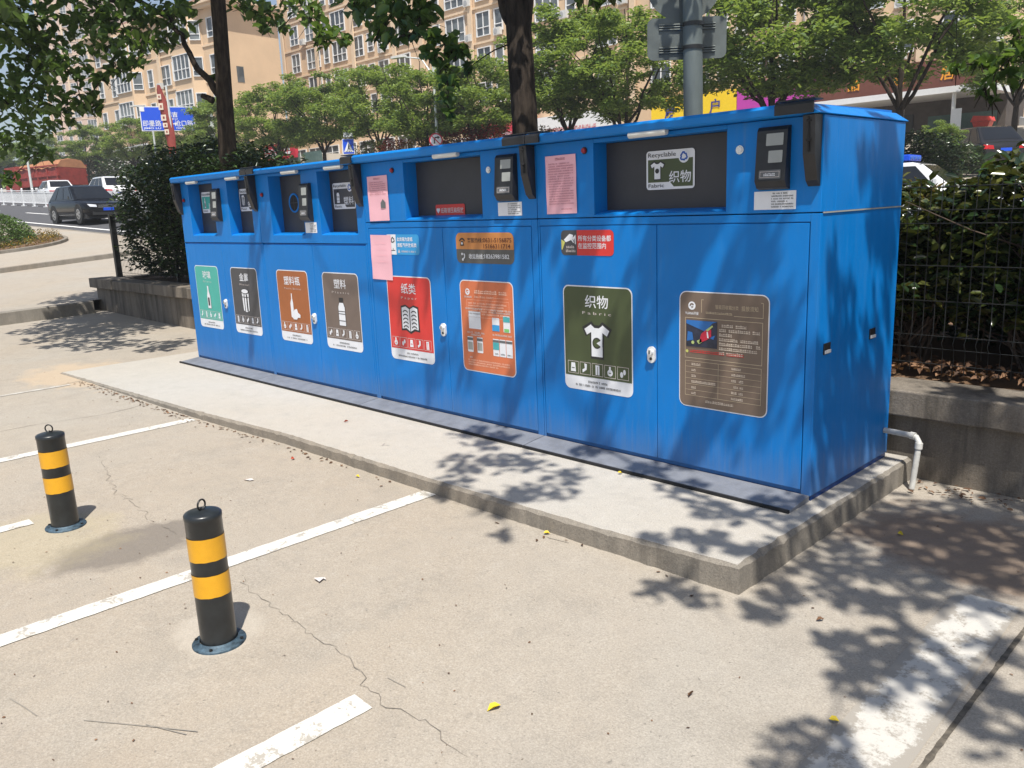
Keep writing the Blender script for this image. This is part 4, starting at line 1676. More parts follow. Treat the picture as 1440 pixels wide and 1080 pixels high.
# ------------------------------------------------------------------ drain pipe at the bin's back corner
mb = MB()
pts = [(-1.88, 5.0, .185), (-1.72, 4.98, .185), (-1.685, 4.975, .18), (-1.665, 4.97, .15), (-1.67, 4.96, .06), (-1.68, 4.94, -.13)]
mb.tube(pts, .017, "pvc", 14)
mb.tube([(-1.72, 4.98, .185), (-1.692, 4.976, .184)], .022, "pvc", 14)
mb.tube([(-1.665, 4.969, .15), (-1.666, 4.966, .115)], .022, "pvc", 14)
tag(build(mb, "drain_pipe", origin=(-1.66, 4.87, -.13)), "white plastic drain pipe bending down beside the nearest bin's back corner", "pipe")

# ------------------------------------------------------------------ near trees
TG = "trees growing in the planter"


def near_tree(base, pts, rads, label, limbs, clumps, seed, leaf="leaf_near", size=.15, per=95, bark="bark"):
    r = np.random.default_rng(seed)
    t = thing("shade_tree", base, label, "tree", TG if base[1] > 5 else None)
    mb = MB()
    mb.tube(pts, rads, bark, 18)
    # root flare and knots
    for i in range(len(mb.v)):
        p = mb.v[i]
        k = 1 + .07 * math.sin(p[2] * 9 + math.atan2(p[1] - base[1], p[0] - base[0]) * 3) + .05 * math.sin(p[2] * 23 + p[0] * 40)
        ax = np.interp(p[2], [q[2] for q in pts], [q[0] for q in pts])
        ay = np.interp(p[2], [q[2] for q in pts], [q[1] for q in pts])
        mb.v[i] = (ax + (p[0] - ax) * k, ay + (p[1] - ay) * k, p[2])
    build(mb, "trunk", t)
    mb = MB()
    ends = []
    for a, b, r0, r1 in limbs:
        ends.append(limb(mb, a, b, r0, r1, r, bark, 9, .05, 5))
    allp = [p for e in ends for p in e]
    todo = [(Vector(c), rad) for c, rad in clumps]
    while todo:
        best = None
        for k, (c, rad) in enumerate(todo):
            q = min(allp, key=lambda p: (p - c).length_squared)
            L = (q - c).length
            if best is None or L < best[0]:
                best = (L, k, q)
        L, k, q = best
        c, rad = todo.pop(k)
        if L > .12:
            mid = limb(mb, q, c, min(.006 + L * .006, .013), .004, r, bark, 5, .10, 4)
            allp += mid[1:]
        allp.append(c)
        for k in range(3):
            dv = Vector((r.normal(0, rad * .5), r.normal(0, rad * .5), r.normal(-.1, rad * .35)))
            mb.tube([c, c + dv * .5, c + dv], [.005, .004, .002], bark, 4, False)
    build(mb, "branches", t)
    C = []
    for c, rad in clumps:
        n = int(per * (rad / .45) ** 1.6)
        C.append(clump_points(r, c, (rad, rad, rad * .7), max(n, 10), .15))
    leaf_object("foliage", np.concatenate(C), size, r, leaf, t, droop=.55, aspect=.62, curl=.16)
    return t


def px_clumps(lst):
    return [(tuple(at_depth(a, b, d)), s) for a, b, d, s in lst]


def out_of_view(c, rad):
    d = Vector(c) - CAM
    f = d.dot(FWD)
    if f < .2:
        return True
    y = 540 - FOC * d.dot(UPV) / f
    x = 720 + FOC * d.dot(RGT) / f
    m = rad * FOC / f * 1.15
    return y < -m or x < -m or x > 1440 + m


def filler(r, centre, rad, n, smin, smax):
    out = []
    while len(out) < n:
        v = r.normal(0, 1, 3)
        v /= np.linalg.norm(v)
        c = np.array(centre) + v * np.array(rad) * r.uniform(.4, 1)
        s = r.uniform(smin, smax)
        if out_of_view(c, s):
            out.append((tuple(c), s))
    return out


r2 = np.random.default_rng(5)
# left tree: trunk behind the leftmost bin, boughs reaching over the lot
tx, ty = -11.70, 5.85
left_clumps = px_clumps([
    (12, 35, 11.0, .55), (35, 95, 11.3, .50), (20, 150, 11.6, .42), (62, 60, 11.2, .50), (95, 100, 11.0, .42), (110, 25, 11.5, .45),
    (85, 160, 11.2, .30), (120, 140, 11.0, .26), (5, 205, 12.4, .30), (60, 135, 11.4, .36), (150, 65, 10.8, .36), (175, 40, 11.2, .40),
    (128, 152, 11.0, .17), (142, 110, 10.9, .15), (192, 88, 11.0, .20), (170, 100, 11.0, .22), (205, 20, 11.4, .38), (240, 28, 11.5, .34),
    (232, 58, 11.6, .20), (262, 15, 11.9, .30), (200, 62, 11.2, .24), (345, 10, 11.6, .26), (375, 18, 11.4, .28), (395, 40, 11.4, .17),
    (440, 25, 11.4, .20), (425, 8, 11.5, .30), (372, 38, 11.2, .14), (458, 45, 11.3, .22), (483, 55, 11.2, .16), (450, 60, 11.3, .13), (300, 108, 11.9, .07),
    (40, 185, 12.2, .36), (55, 215, 13.0, .28), (8, 250, 13.2, .22), (-20, 120, 11.5, .5), (30, 10, 10.6, .5), (150, 8, 11, .45)])
left_clumps += filler(r2, (-12.4, 4.6, 6.2), (3.6, 2.6, 1.6), 34, .5, .75)
# boughs whose shade falls on the ground left of the bins
for (gx, gy, h, s) in ((-11.6, 3.9, 4.1, .55), (-12.6, 4.2, 4.2, .6), (-13.6, 4.3, 4.4, .6), (-14.6, 4.2, 4.6, .6), (-13.1, 3.6, 4.4, .5), (-11.0, 4.4, 4.4, .4), (-15.2, 4.6, 4.6, .5), (-12.2, 3.5, 4.3, .4), (-14.2, 3.7, 4.6, .45), (-10.6, 4.1, 4.2, .3)):
    c = Vector((gx, gy, 0)) + SUN * (h / SUN.z)
    left_clumps.append((tuple(c), s))
near_tree((tx, ty, .4), [(tx - .02, ty, .3), (tx - .01, ty, .9), (tx, ty, 1.6), (tx + .06, ty, 2.4), (tx + .16, ty, 3.2), (tx + .27, ty - .02, 4.0), (tx + .42, ty - .05, 5.2), (tx + .45, ty - .2, 6.4)],
          [.21, .165, .150, .135, .112, .104, .095, .07], "tall dark-trunked tree with a broken stub behind the leftmost bin",
          [((tx + .08, ty - .05, 3.30), (tx - .16, ty - .25, 3.75), .055, .04), ((tx - .16, ty - .25, 3.75), (tx - .38, ty - .4, 4.35), .04, .03), ((tx - .42, ty - .4, 4.35), (tx - 1.6, ty - 1.8, 5.0), .035, .02),
           ((tx + .3, ty, 4.6), (tx - .6, ty - 2.4, 5.3), .07, .03), ((tx + .3, ty, 4.6), (tx + 1.4, ty - 1.0, 5.2), .07, .03), ((tx + .3, ty, 4.8), (tx - 2.4, ty - .6, 5.8), .07, .03), ((tx + .35, ty, 5.0), (tx + 1.2, ty + 1, 6.4), .07, .03),
           ((tx + .04, ty - .12, 3.22), (tx - .12, ty - .20, 3.30), .05, .035), ((tx - 1.6, ty - 1.8, 5.0), (tx - 2.0, ty - 2.9, 4.6), .02, .01)],
          left_clumps, 101)

# right tree: thick forked trunk between the two taller bins
tx, ty = -5.66, 5.85
right_clumps = px_clumps([
    (560, 12, 7.6, .26), (590, 25, 7.5, .22), (545, 30, 7.7, .20), (515, 12, 7.8, .22), (575, 48, 7.5, .14), (598, 8, 7.6, .22), (530, 50, 7.6, .12), (548, 58, 7.5, .09),
    (608, 55, 7.4, .15), (625, 62, 7.4, .17), (650, 70, 7.4, .11), (640, 78, 7.4, .13), (622, 90, 7.4, .13), (628, 112, 7.4, .12), (630, 135, 7.4, .10), (605, 75, 7.4, .10), (660, 95, 7.6, .08),
    (632, 160, 7.4, .05), (820, -8, 7.2, .12), (842, 4, 7.2, .08), (860, -12, 7.2, .14), (500, -10, 7.8, .25)])
right_clumps += filler(r2, (-5.4, 5.0, 5.4), (2.6, 2.2, 1.5), 26, .45, .7)
near_tree((tx, ty, .4), [(tx + .06, ty, .3), (tx + .05, ty, .9), (tx + .02, ty, 1.6), (tx + .01, ty, 2.2), (tx, ty, 2.55), (tx - .02, ty, 2.9), (tx - .03, ty, 3.2), (tx - .01, ty, 3.5), (tx + .05, ty, 3.9), (tx + .12, ty, 5.2)],
          [.19, .15, .132, .124, .124, .120, .114, .13, .09, .06], "thick knotted forked tree trunk rising behind the paper and clothing bins",
          [((tx - .02, ty - .02, 3.20), (tx - .36, ty - .08, 3.80), .085, .065), ((tx - .36, ty - .08, 3.80), (tx - .9, ty - .6, 4.8), .065, .03), ((tx + .05, ty, 3.7), (tx + .8, ty - 1.2, 4.9), .06, .025),
           ((tx - .9, ty - .6, 4.8), (tx - 1.0, ty - 1.4, 4.0), .02, .01)],
          right_clumps, 102, per=105, size=.135)

# tree beside the camera: its boughs throw the dappled shade over the right half of the lot
r3 = np.random.default_rng(9)
shade = []


def shade_px(px, py, zpl, h, s):
    d = ray(px, py)
    p = CAM + d * ((zpl - CAM.z) / d.z)
    shade.append((tuple(p + SUN * ((h) / SUN.z)), s))


for px, py, h, s in ((690, 620, 5.6, .22), (665, 650, 5.6, .24), (730, 650, 5.4, .26), (760, 690, 5.4, .22), (640, 680, 5.5, .15), (700, 700, 5.5, .18), (710, 735, 5.3, .10), (660, 610, 5.8, .16),
                     (800, 670, 5.4, .14), (985, 760, 5.0, .16), (1040, 775, 5.0, .12), (955, 795, 5.0, .11), (920, 755, 5.2, .09), (1010, 720, 5.2, .18), (960, 690, 5.2, .16), (910, 665, 5.2, .14), (830, 640, 5.4, .15)):
    shade_px(px, py, 0, h, s)
for px, py, h, s in ((930, 830, 4.8, .12), (990, 845, 4.8, .10), (1090, 740, 5.0, .25), (1150, 760, 5.2, .25), (1210, 730, 5.4, .3), (1290, 720, 5.6, .3), (1370, 720, 5.6, .32), (1430, 760, 5.6, .3),
                     (1330, 770, 5.4, .3), (1410, 800, 5.6, .3), (1250, 790, 5.4, .22), (1180, 830, 5.2, .16), (1100, 830, 5.2, .14), (1230, 850, 5.2, .16), (1310, 840, 5.2, .18), (1390, 850, 5.2, .16), (1075, 860, 5.0, .12),
                     (1220, 915, 4.6, .17), (1270, 905, 4.6, .16), (1195, 950, 4.6, .12), (1290, 950, 4.6, .12), (1170, 895, 4.6, .09), (1230, 980, 4.8, .10), (1140, 1045, 4.4, .16), (1115, 1075, 4.4, .14), (1185, 1070, 4.4, .13),
                     (1120, 700, 5.0, .2), (1190, 700, 5.2, .22), (1260, 745, 5.2, .26), (1340, 745, 5.4, .28), (1400, 730, 5.4, .26), (1290, 800, 5.2, .2), (1370, 810, 5.3, .24), (1140, 790, 5.0, .16), (1205, 800, 5.0, .15), (1245, 940, 4.7, .14), (1370, 960, 4.8, .16), (1420, 920, 5.0, .16), (1420, 1040, 4.6, .18), (1350, 1000, 4.6, .10), (1430, 985, 4.6, .12), (1080, 800, 5.2, .14)):
    shade_px(px, py, -.13, h, s)
# shade that falls on the fronts and ends of the bins
for (X, Y, Z, h, s) in ((-2.1, YF, 1.75, 4.0, .22), (-2.6, YF, 1.8, 4.0, .26), (-3.2, YF, 1.75, 4.0, .26), (-3.7, YF, 1.7, 4.2, .22), (-2.9, YF, 1.35, 4.0, .17), (-2.3, YF, 1.2, 4.2, .17), (-3.5, YF, 1.1, 4.2, .13), (-2.15, YF, .6, 4.4, .16), (-3.3, YF, .5, 4.4, .14),
                        (-2.6, YF, .25, 4.6, .14), (-4.3, YF, 1.75, 4.2, .22), (-4.8, YF, 1.8, 4.2, .2), (-4.2, YF, 1.2, 4.2, .16), (-4.9, YF, 1.25, 4.4, .14), (-4.5, YF, .7, 4.4, .14), (-5.3, YF, .8, 4.4, .11), (-4.1, YF, .35, 4.6, .13), (-5.0, YF, .3, 4.6, .10),
                        (-7.7, YF, 1.25, 4.4, .14), (-7.9, YF, .5, 4.6, .11), (-7.4, YF, 1.5, 4.4, .1), *[(-1.886, y_, z_, 4.3, s_) for y_, z_, s_ in ((4.78, 1.85, .16), (4.9, 1.72, .15), (4.72, 1.62, .13), (4.92, 1.5, .12), (4.66, 1.38, .09), (4.88, 1.3, .09), (4.24, 1.15, .08), (4.3, .95, .11), (4.42, 1.05, .08), (4.36, .75, .13), (4.55, .62, .14), (4.72, .55, .15), (4.9, .45, .15), (4.3, .45, .12), (4.5, .35, .14), (4.7, .25, .15), (4.9, .15, .14), (4.2, .2, .10), (4.45, .1, .12), (4.8, .85, .08), (4.95, .9, .07), (4.5, 1.75, .05))], (-2.6, YF, 1.6, 4.1, .24), (-3.4, YF, 1.45, 4.1, .16), (-4.6, YF, 1.55, 4.2, .18), (-2.2, YF, .9, 4.3, .12), (-3.0, YF, .8, 4.3, .11), (-3.65, YF, .75, 4.3, .12), (-2.75, YF, 1.05, 4.2, .1), (-4.0, YF, .6, 4.3, .1)):
    shade.append((tuple(Vector((X, Y, Z)) + SUN * (h / SUN.z)), s))
for k in range(75):                      # shade over the hedge and wall
    X, Y, Z = r3.uniform(-1.35, 1.6), r3.uniform(4.8, 5.9), r3.uniform(-.1, 1.5)
    shade.append((tuple(Vector((X, Y, Z)) + SUN * (r3.uniform(4, 5) / SUN.z)), r3.uniform(.14, .26)))
shade = [c for c in shade if out_of_view(*c)]
shade += px_clumps([(1425, 75, 5.6, .13), (1400, 100, 5.6, .11), (1375, 88, 5.7, .09), (1440, 110, 5.5, .12), (1385, 122, 5.7, .08), (1345, 95, 5.7, .05), (1430, 40, 5.5, .12), (1395, 140, 5.7, .05), (1440, 70, 5.4, .13)])
near_tree((2.6, .9, ground_z(2.6, .9)), [(2.6, .9, -.3), (2.55, .9, .6), (2.5, .95, 1.8), (2.4, 1.0, 3.0), (2.2, 1.1, 4.4), (2.0, 1.2, 6.2)], [.28, .22, .18, .16, .13, .07],
          "spreading tree at the right whose leafy tip hangs into the upper right corner",
          [((2.2, 1.1, 4.4), (.6, 1.8, 5.6), .06, .025), ((.6, 1.8, 5.6), (-1.6, 2.4, 5.9), .025, .012), ((2.2, 1.1, 4.2), (.8, 3.2, 5.4), .06, .025),
           ((.8, 3.2, 5.4), (-.4, 4.6, 5.6), .025, .012), ((-1.6, 2.4, 5.9), (-3.4, 2.2, 6.2), .012, .006), ((2.3, 1.05, 3.6), tuple(at_depth(1520, 30, 5.6)), .05, .015), (tuple(at_depth(1520, 30, 5.6)), tuple(at_depth(1425, 80, 5.6)), .012, .006)],
          shade, 103, per=185, size=.095)

# ------------------------------------------------------------------ sign pole behind the nearest bin (plates seen from the back)
px_, py_ = -3.80, 5.85
t = thing("traffic_sign_pole", (px_, py_, .4), "grey steel pole behind the nearest bin carrying two sign plates seen from behind", "sign")
mb = MB()
mb.tube([(px_, py_, .35), (px_ - .005, py_, 2.2), (px_ - .03, py_, 3.7)], [.076, .075, .074], "galvanised", 24)
build(mb, "pole", t)
ctr = at_depth(966, 54, (Vector((px_, py_, 2.8)) - CAM).dot(FWD) + .085)
back = -RGT.cross(Vector((0, 0, 1))).normalized()   # towards the viewer side
hx = Vector((RGT.x, RGT.y, 0)).normalized()
hz = Vector((0, 0, 1))
hn = hx.cross(hz)
mb = MB()
w, h = .31, .155
pts = []
for cx, cz, a0 in ((w - .05, -h + .05, -90), (w - .05, h - .05, 0), (-w + .05, h - .05, 90), (-w + .05, -h + .05, 180)):
    for k in range(6):
        a = math.radians(a0 + 18 * k)
        pts.append(ctr + hx * (cx + .05 * math.cos(a)) + hz * (cz + .05 * math.sin(a)))
mb.prism(pts, hn * -.004, "sign_back")
sp = build(mb, "sign_plate", t, bevel=.001)
mb = MB()
for dz in (.085, -.085):
    a = ctr + hz * dz - hx * .22
    b = ctr + hz * dz + hx * .22
    for off in (-.018, 0, .018):
        mb.tube([a + hz * off + hn * .008, b + hz * off + hn * .008], .007, "sign_back", 6)
build(mb, "stiffener_rail", sp)
for dz in (.085, -.085):
    mb = MB()
    c = Vector((px_ - .012, py_, ctr.z + dz))
    mb.tube([c - hz * .014, c + hz * .014], .082, "steel_dark", 24)
    build(mb, "pole_clamp", t)
ctr2 = at_depth(962, -28, (Vector((px_, py_, 3.2)) - CAM).dot(FWD) + .085)
mb = MB()
pts = [ctr2 + hx * (.30 * math.cos(2 * math.pi * k / 40)) + hz * (.30 * math.sin(2 * math.pi * k / 40)) for k in range(40)]
mb.prism(pts, hn * -.004, "sign_back")
build(mb, "round_sign_plate", t, bevel=.001)


# ------------------------------------------------------------------ materials for the far side
mat("render_tan", (.64, .46, .295), .85, var=.08, scale=.35)
mat("render_trim", (.68, .52, .36), .85, var=.06, scale=.5)
mat("render_pale", (.52, .47, .40), .85, var=.08, scale=.4)
mat("render_pink", (.56, .41, .32), .85, var=.08, scale=.3)
mat("shop_shaded", (.075, .06, .05), .8, var=.3, scale=2)  # wall colour darkened to stand in for shade under the shop canopy
mat("frame_white", (.74, .74, .74), .45, var=.04)
mat("roof_tile", (.22, .11, .07), .8, var=.2)
mat("car_black", (.004, .004, .005), .22, var=.1, coat=.25, spec=.25)
mat("car_white", (.72, .72, .72), .22, var=.02, coat=1.0)
mat("car_grey", (.014, .014, .016), .22, var=.1, coat=.3, spec=.3)
mat("tyre", (.018, .018, .018), .85)
mat("rim", (.45, .45, .46), .3, .8)
mat("lamp_red", (.42, .01, .01), .2)
mat("lamp_clear", (.75, .76, .78), .12, .3)
mat("truck_red", (.27, .035, .026), .6, var=.25, scale=3)
mat("tarp_orange", (.36, .16, .075), .8, var=.25, scale=2, bmp=.5, bscale=6)
mat("sign_blue", (.005, .075, .62), .4, var=.03)
mat("board_yellow", (.85, .58, .01), .5, var=.04)
mat("board_magenta", (.48, .045, .36), .5, var=.05)
mat("board_red", (.50, .025, .05), .5, var=.08)
mat("board_brown", (.16, .05, .03), .5, var=.1)
mat("glyph_navy", (.04, .04, .22), .5)
mat("glyph_orange", (.85, .34, .02), .5)
mat("banner_red", (.24, .045, .035), .6, var=.2, scale=3)
mat("banner_text", (.62, .52, .42), .6)
mat("pole_white", (.62, .65, .63), .4, .2, var=.08)
mat("rail_white", (.72, .73, .74), .45, var=.08)
mat("panel_grey", (.36, .37, .38), .6, var=.08)
mat("red_plastic", (.62, .05, .03), .4)
mat("ac_white", (.62, .61, .58), .5)
mat("glass_green", (.10, .16, .15), .1)


def glass_mat(name, a, bcol):
    m, nt, b = new_mat(name)
    oi = nt.nodes.new("ShaderNodeObjectInfo")
    n = noise(nt, .9, 2, .5, position(nt))
    c = mix_rgb(nt, oi.outputs["Random"], a, bcol)
    nt.links.new(mix_rgb(nt, ramp(nt, n, .4, .6, 0, .5), c, (a[0] * .3, a[1] * .3, a[2] * .3)), b.inputs["Base Color"])
    b.inputs["Roughness"].default_value = .08
    b.inputs["Specular IOR Level"].default_value = .7


glass_mat("window_glass", (.045, .055, .065), (.20, .22, .22))
glass_mat("car_glass", (.008, .009, .010), (.010, .011, .012))


def place(root, loc, rz, scale=1.0):
    root.location = loc
    root.rotation_euler = (0, 0, rz)
    root.scale = (scale, scale, scale)


# ------------------------------------------------------------------ cars
def car(name, paint, L, W, H, label, suv=True, group="cars on and beside the street"):
    t = local_thing(name, label, "car", group)
    hw = W / 2
    belt = H * (.60 if suv else .62)
    zb = .24 if suv else .18
    hood = belt - .06
    wr = .36 if suv else .31
    st = [(L / 2, .66, .42, belt * .62), (L / 2 - .06, .84, .30, belt * .76), (L / 2 - .28, .95, zb, hood - .10), (L / 2 - .75, 1.0, zb, hood - .03),
          (L / 2 - 1.25, 1.0, zb, hood + .04), (0, 1.0, zb, belt), (-L / 2 + .7, 1.0, zb, belt + .03), (-L / 2 + .22, .98, zb, belt + .02 - (0 if suv else .05)), (-L / 2 + .05, .92, .30, belt - (.05 if suv else .1)), (-L / 2, .82, .42, belt - .22)]
    mb = MB()
    sec = []
    for x, wf, z0, z1 in st:
        w = hw * wf
        h = z1 - z0
        half = [(w * .90, z0), (w * .985, z0 + h * .18), (w, z0 + h * .55), (w * .985, z0 + h * .80), (w * .93, z0 + h * .96), (w * .80, z1)]
        sec.append([(x, y, z) for y, z in half] + [(x, -y, z) for y, z in half[::-1]])
    n = len(sec[0])
    vs = [p for s in sec for p in s]
    fs = []
    for i in range(len(sec) - 1):
        for k in range(n):
            k2 = (k + 1) % n
            fs.append((i * n + k, i * n + k2, (i + 1) * n + k2, (i + 1) * n + k))
    mb.add(vs, fs, paint, True)
    mb.add(sec[0], [tuple(range(n - 1, -1, -1))], paint)
    mb.add(sec[-1], [tuple(range(n))], paint)
    mb.box(-L / 2 + .15, L / 2 - .2, -hw + .08, hw - .08, .16, zb + .1, "tyre")
    build(mb, "body", t)
    # greenhouse
    fb, ft = L / 2 - 1.22, L / 2 - (2.15 if suv else 1.9)
    rt, rb = (-L / 2 + .85, -L / 2 + .20) if suv else (-L / 2 + 1.35, -L / 2 + .62)
    wb, wt = hw * .93, hw * .74
    zt = H - .02
    B = [Vector((fb, wb, belt - .03)), Vector((rb, wb, belt - .01)), Vector((rb, -wb, belt - .01)), Vector((fb, -wb, belt - .03))]
    T = [Vector((ft, wt, zt - .05)), Vector((rt, wt, zt - .05)), Vector((rt, -wt, zt - .05)), Vector((ft, -wt, zt - .05))]
    R2_ = [Vector((ft - .22, wt * .82, zt)), Vector((rt + .18, wt * .82, zt - .01)), Vector((rt + .18, -wt * .82, zt - .01)), Vector((ft - .22, -wt * .82, zt))]
    mb = MB()
    for A, C_ in ((B, T), (T, R2_)):
        mb.add(A + C_, [((k + 1) % 4, k, k + 4, (k + 1) % 4 + 4) for k in range(4)], paint)
    mb.add(R2_, [(0, 1, 2, 3)], paint)
    mb.add(R2_, [(3, 2, 1, 0)], paint)
    build(mb, "cabin", t, bevel=.06)

    def pane(name, a, b, c, d, u0, u1, v0, v1):
        nrm = (b - a).cross(d - a).normalized()
        ctr_ = (a + b + c + d) / 4
        if nrm.dot(ctr_ - Vector((0, 0, belt))) < 0:
            nrm = -nrm

        def q(u, v):
            return (a.lerp(b, u)).lerp(d.lerp(c, u), v) + nrm * .012
        mb = MB()
        mb.prism([q(u0, v0), q(u1, v0), q(u1, v1), q(u0, v1)], nrm * -.01, "car_glass")
        build(mb, name, t)
    pane("windscreen", B[0], B[3], T[3], T[0], .06, .94, .08, .95)
    pane("rear_window", B[1], B[2], T[2], T[1], .08, .92, .2, .92)
    for s in (0, 1):
        a, b, c, d = (B[0], B[1], T[1], T[0]) if s == 0 else (B[3], B[2], T[2], T[3])
        for u0, u1 in ((.10, .40), (.43, .70), (.73, .92)) if suv else ((.12, .46), (.50, .86)):
            pane("side_window", a, b, c, d, u0, u1, .12, .92)
    # wheels
    for sx in (L / 2 - .88, -L / 2 + .92):
        for sy in (1, -1):
            y = sy * (hw - .10)
            mb = MB()
            mb.tube([(sx, y - .11 * sy, wr), (sx, y + .075 * sy, wr), (sx, y + .105 * sy, wr)], [wr, wr, wr * .9], "tyre", 24)
            wh = build(mb, "wheel", t)
            mb = MB()
            mb.tube([(sx, y + .09 * sy, wr), (sx, y + .112 * sy, wr)], [wr * .66, wr * .60], "rim", 20)
            for k in range(5):
                a = 2 * math.pi * k / 5
                c = (sx + wr * .38 * math.cos(a), y + .113 * sy, wr + wr * .38 * math.sin(a))
                mb.tube([c, (c[0], c[1] + .002 * sy, c[2])], wr * .13, "tyre", 8)
            build(mb, "rim", wh)
            mb = MB()
            mb.tube([(sx, y - .02 * sy, wr + .02), (sx, sy * (hw + .006), wr + .02)], wr * 1.16, "tyre", 24)
            build(mb, "wheel_arch", t)
            # push the wheel just outside the arch
    fx, rx = L / 2, -L / 2
    for sy in (1, -1):
        mb = MB()
        mb.prism([(fx - .02, sy * hw * .50, belt * .64), (fx - .02, sy * hw * .80, belt * .66), (fx - .10, sy * hw * .88, belt * .78), (fx - .05, sy * hw * .52, belt * .74)], (.05, 0, 0), "lamp_clear")
        build(mb, "headlight", t)
        mb = MB()
        mb.prism([(rx + .02, sy * hw * .52, belt * .74), (rx + .06, sy * hw * .92, belt * .76), (rx + .10, sy * hw * .93, belt * .92), (rx + .04, sy * hw * .55, belt * .88)], (-.045, 0, 0), "lamp_red")
        build(mb, "tail_light", t)
        mb = MB()
        mb.box(fb - .42, fb - .28, sy * (hw + .02) - .06, sy * (hw + .02) + .10 * (1 if sy > 0 else 0) - (.0 if sy > 0 else .04), belt + .02, belt + .16, paint)
        build(mb, "mirror", t, bevel=.02)
    mb = MB()
    mb.box(fx - .05, fx + .012, -hw * .46, hw * .46, belt * .60, belt * .74, "tyre")
    for k in range(3):
        mb.box(fx + .012, fx + .018, -hw * .44, hw * .44, belt * (.62 + .045 * k), belt * (.63 + .045 * k), "chrome")
    build(mb, "grille", t)
    mb = MB()
    mb.box(fx - .10, fx - .002, -hw * .7, hw * .7, .30, .46, "tyre")
    build(mb, "bumper_intake", t)
    mb = MB()
    mb.box(rx - .012, rx + .03, -.22, .22, belt * .66, belt * .66 + .12, "sign_blue")
    mb.box(fx, fx + .022, -.22, .22, .48, .60, "sign_blue")
    build(mb, "number_plate", t)
    return t


def head(v):
    return math.atan2(v[1], v[0])


def on_ground(x, y, off=.03):
    return (x, y, ground_z(x, y) + off)


c1 = car("suv", "car_black", 4.75, 1.9, 1.64, "black SUV driving right past the hedge at the left end of the bins")
place(c1, on_ground(on_y(124, 300, 13.3).x, 13.3), head((1, .03)))
c2 = car("hatchback_car", "car_white", 4.5, 1.8, 1.55, "white car seen from behind beyond the white street railing")
place(c2, on_ground(on_y(78, 280, 19.3).x, 19.3), head((-1, .05)))
c3 = car("suv", "car_white", 4.6, 1.85, 1.72, "white SUV whose roof shows over the black SUV")
place(c3, on_ground(on_y(152, 280, 18.8).x, 18.8), head((-1, 0)))
c4 = car("suv", "car_grey", 4.6, 1.88, 1.74, "dark grey SUV parked at the right in front of a red bin")
place(c4, on_ground(on_y(1368, 220, 39).x, 39, .12), head((-.72, .69)))
c5 = car("saloon_car", "car_white", 4.6, 1.8, 1.48, "white saloon car with a blue roof box behind the nearest bin's back corner", suv=False)
place(c5, on_ground(on_y(1280, 240, 20.6).x, 20.6), head((1, .1)))
mb = MB()
mb.box(-.28, .1, -.5, .5, 1.50, 1.64, "sign_blue")
for k in range(3):
    mb.box(-.30, .12, -.44 + .32 * k, -.20 + .32 * k, 1.53, 1.61, "emblem_blue")
ORG[c5.name] = Vector((0, 0, 0))
build(mb, "roof_light_box", c5, bevel=.02)

# dump truck
t = local_thing("dump_truck", "red dump truck with a rusty orange tarpaulin over its load beyond the railing", "truck")
mb = MB()
mb.box(-4.2, 4.3, -.55, .55, .75, 1.05, "tyre")
build(mb, "chassis", t)
mb = MB()
mb.prism([(-4.4, -1.25, 1.1), (1.9, -1.25, 1.1), (1.9, -1.25, 2.75), (-4.5, -1.25, 2.75)], (0, 2.5, 0), "truck_red")
for sy in (-1, 1):
    for x in (-4.3, -2.8, -1.3, .2, 1.7):
        mb.box(x - .09, x + .09, sy * 1.25 - .07, sy * 1.25 + .07, 1.12, 2.76, "truck_red")
    mb.box(-4.5, 1.9, sy * 1.25 - .08, sy * 1.25 + .08, 1.85, 1.97, "truck_red")
    mb.box(-4.5, 1.9, sy * 1.25 - .09, sy * 1.25 + .09, 2.66, 2.78, "truck_red")
build(mb, "dump_body", t)
mb = MB()
vs, fs = [], []
rt_ = np.random.default_rng(8)
for i in range(15):
    for j in range(7):
        x = -4.5 + 6.4 * i / 14
        y = -1.36 + 2.72 * j / 6
        z = 2.80 + .34 * (1 - abs(j - 3) / 3.0) ** .45 + rt_.normal(0, .02) + (.14 if i < 8 else -.02)
        if j in (0, 6):
            z = 2.55 + rt_.normal(0, .05)
        vs.append((x, y, z))
for i in range(14):
    for j in range(6):
        fs.append((i * 7 + j, (i + 1) * 7 + j, (i + 1) * 7 + j + 1, i * 7 + j + 1))
mb.add(vs, fs, "tarp_orange")
mb.add([vs[j] for j in range(7)] + [(-4.5, 0, 2.6)], [(0, 1, 2, 3, 4, 5, 6)], "tarp_orange")
build(mb, "tarpaulin", t)
mb = MB()
mb.prism([(2.2, -1.2, .8), (4.35, -1.2, .8), (4.35, -1.2, 1.9), (4.1, -1.2, 2.9), (2.2, -1.2, 2.95)], (0, 2.4, 0), "truck_red")
cb = build(mb, "cab", t, bevel=.06)
mb = MB()
mb.box(4.12, 4.33, -1.05, 1.05, 1.95, 2.7, "car_glass")
for sy in (-1, 1):
    mb.box(2.9, 3.9, sy * 1.205 - .01, sy * 1.205 + .01, 1.95, 2.7, "car_glass")
build(mb, "cab_glass", cb)
for x in (-3.4, -2.1, 3.2):
    for sy in (-1, 1):
        mb = MB()
        mb.tube([(x, sy * .85, .52), (x, sy * 1.22, .52)], .52, "tyre", 22)
        w_ = build(mb, "wheel", t)
        mb = MB()
        mb.tube([(x, sy * 1.2, .52), (x, sy * 1.235, .52)], [.30, .22], "rim", 16)
        build(mb, "rim", w_)
place(t, on_ground(on_y(64, 260, 21.2).x, 21.2), head((-.95, -.22)), .88)

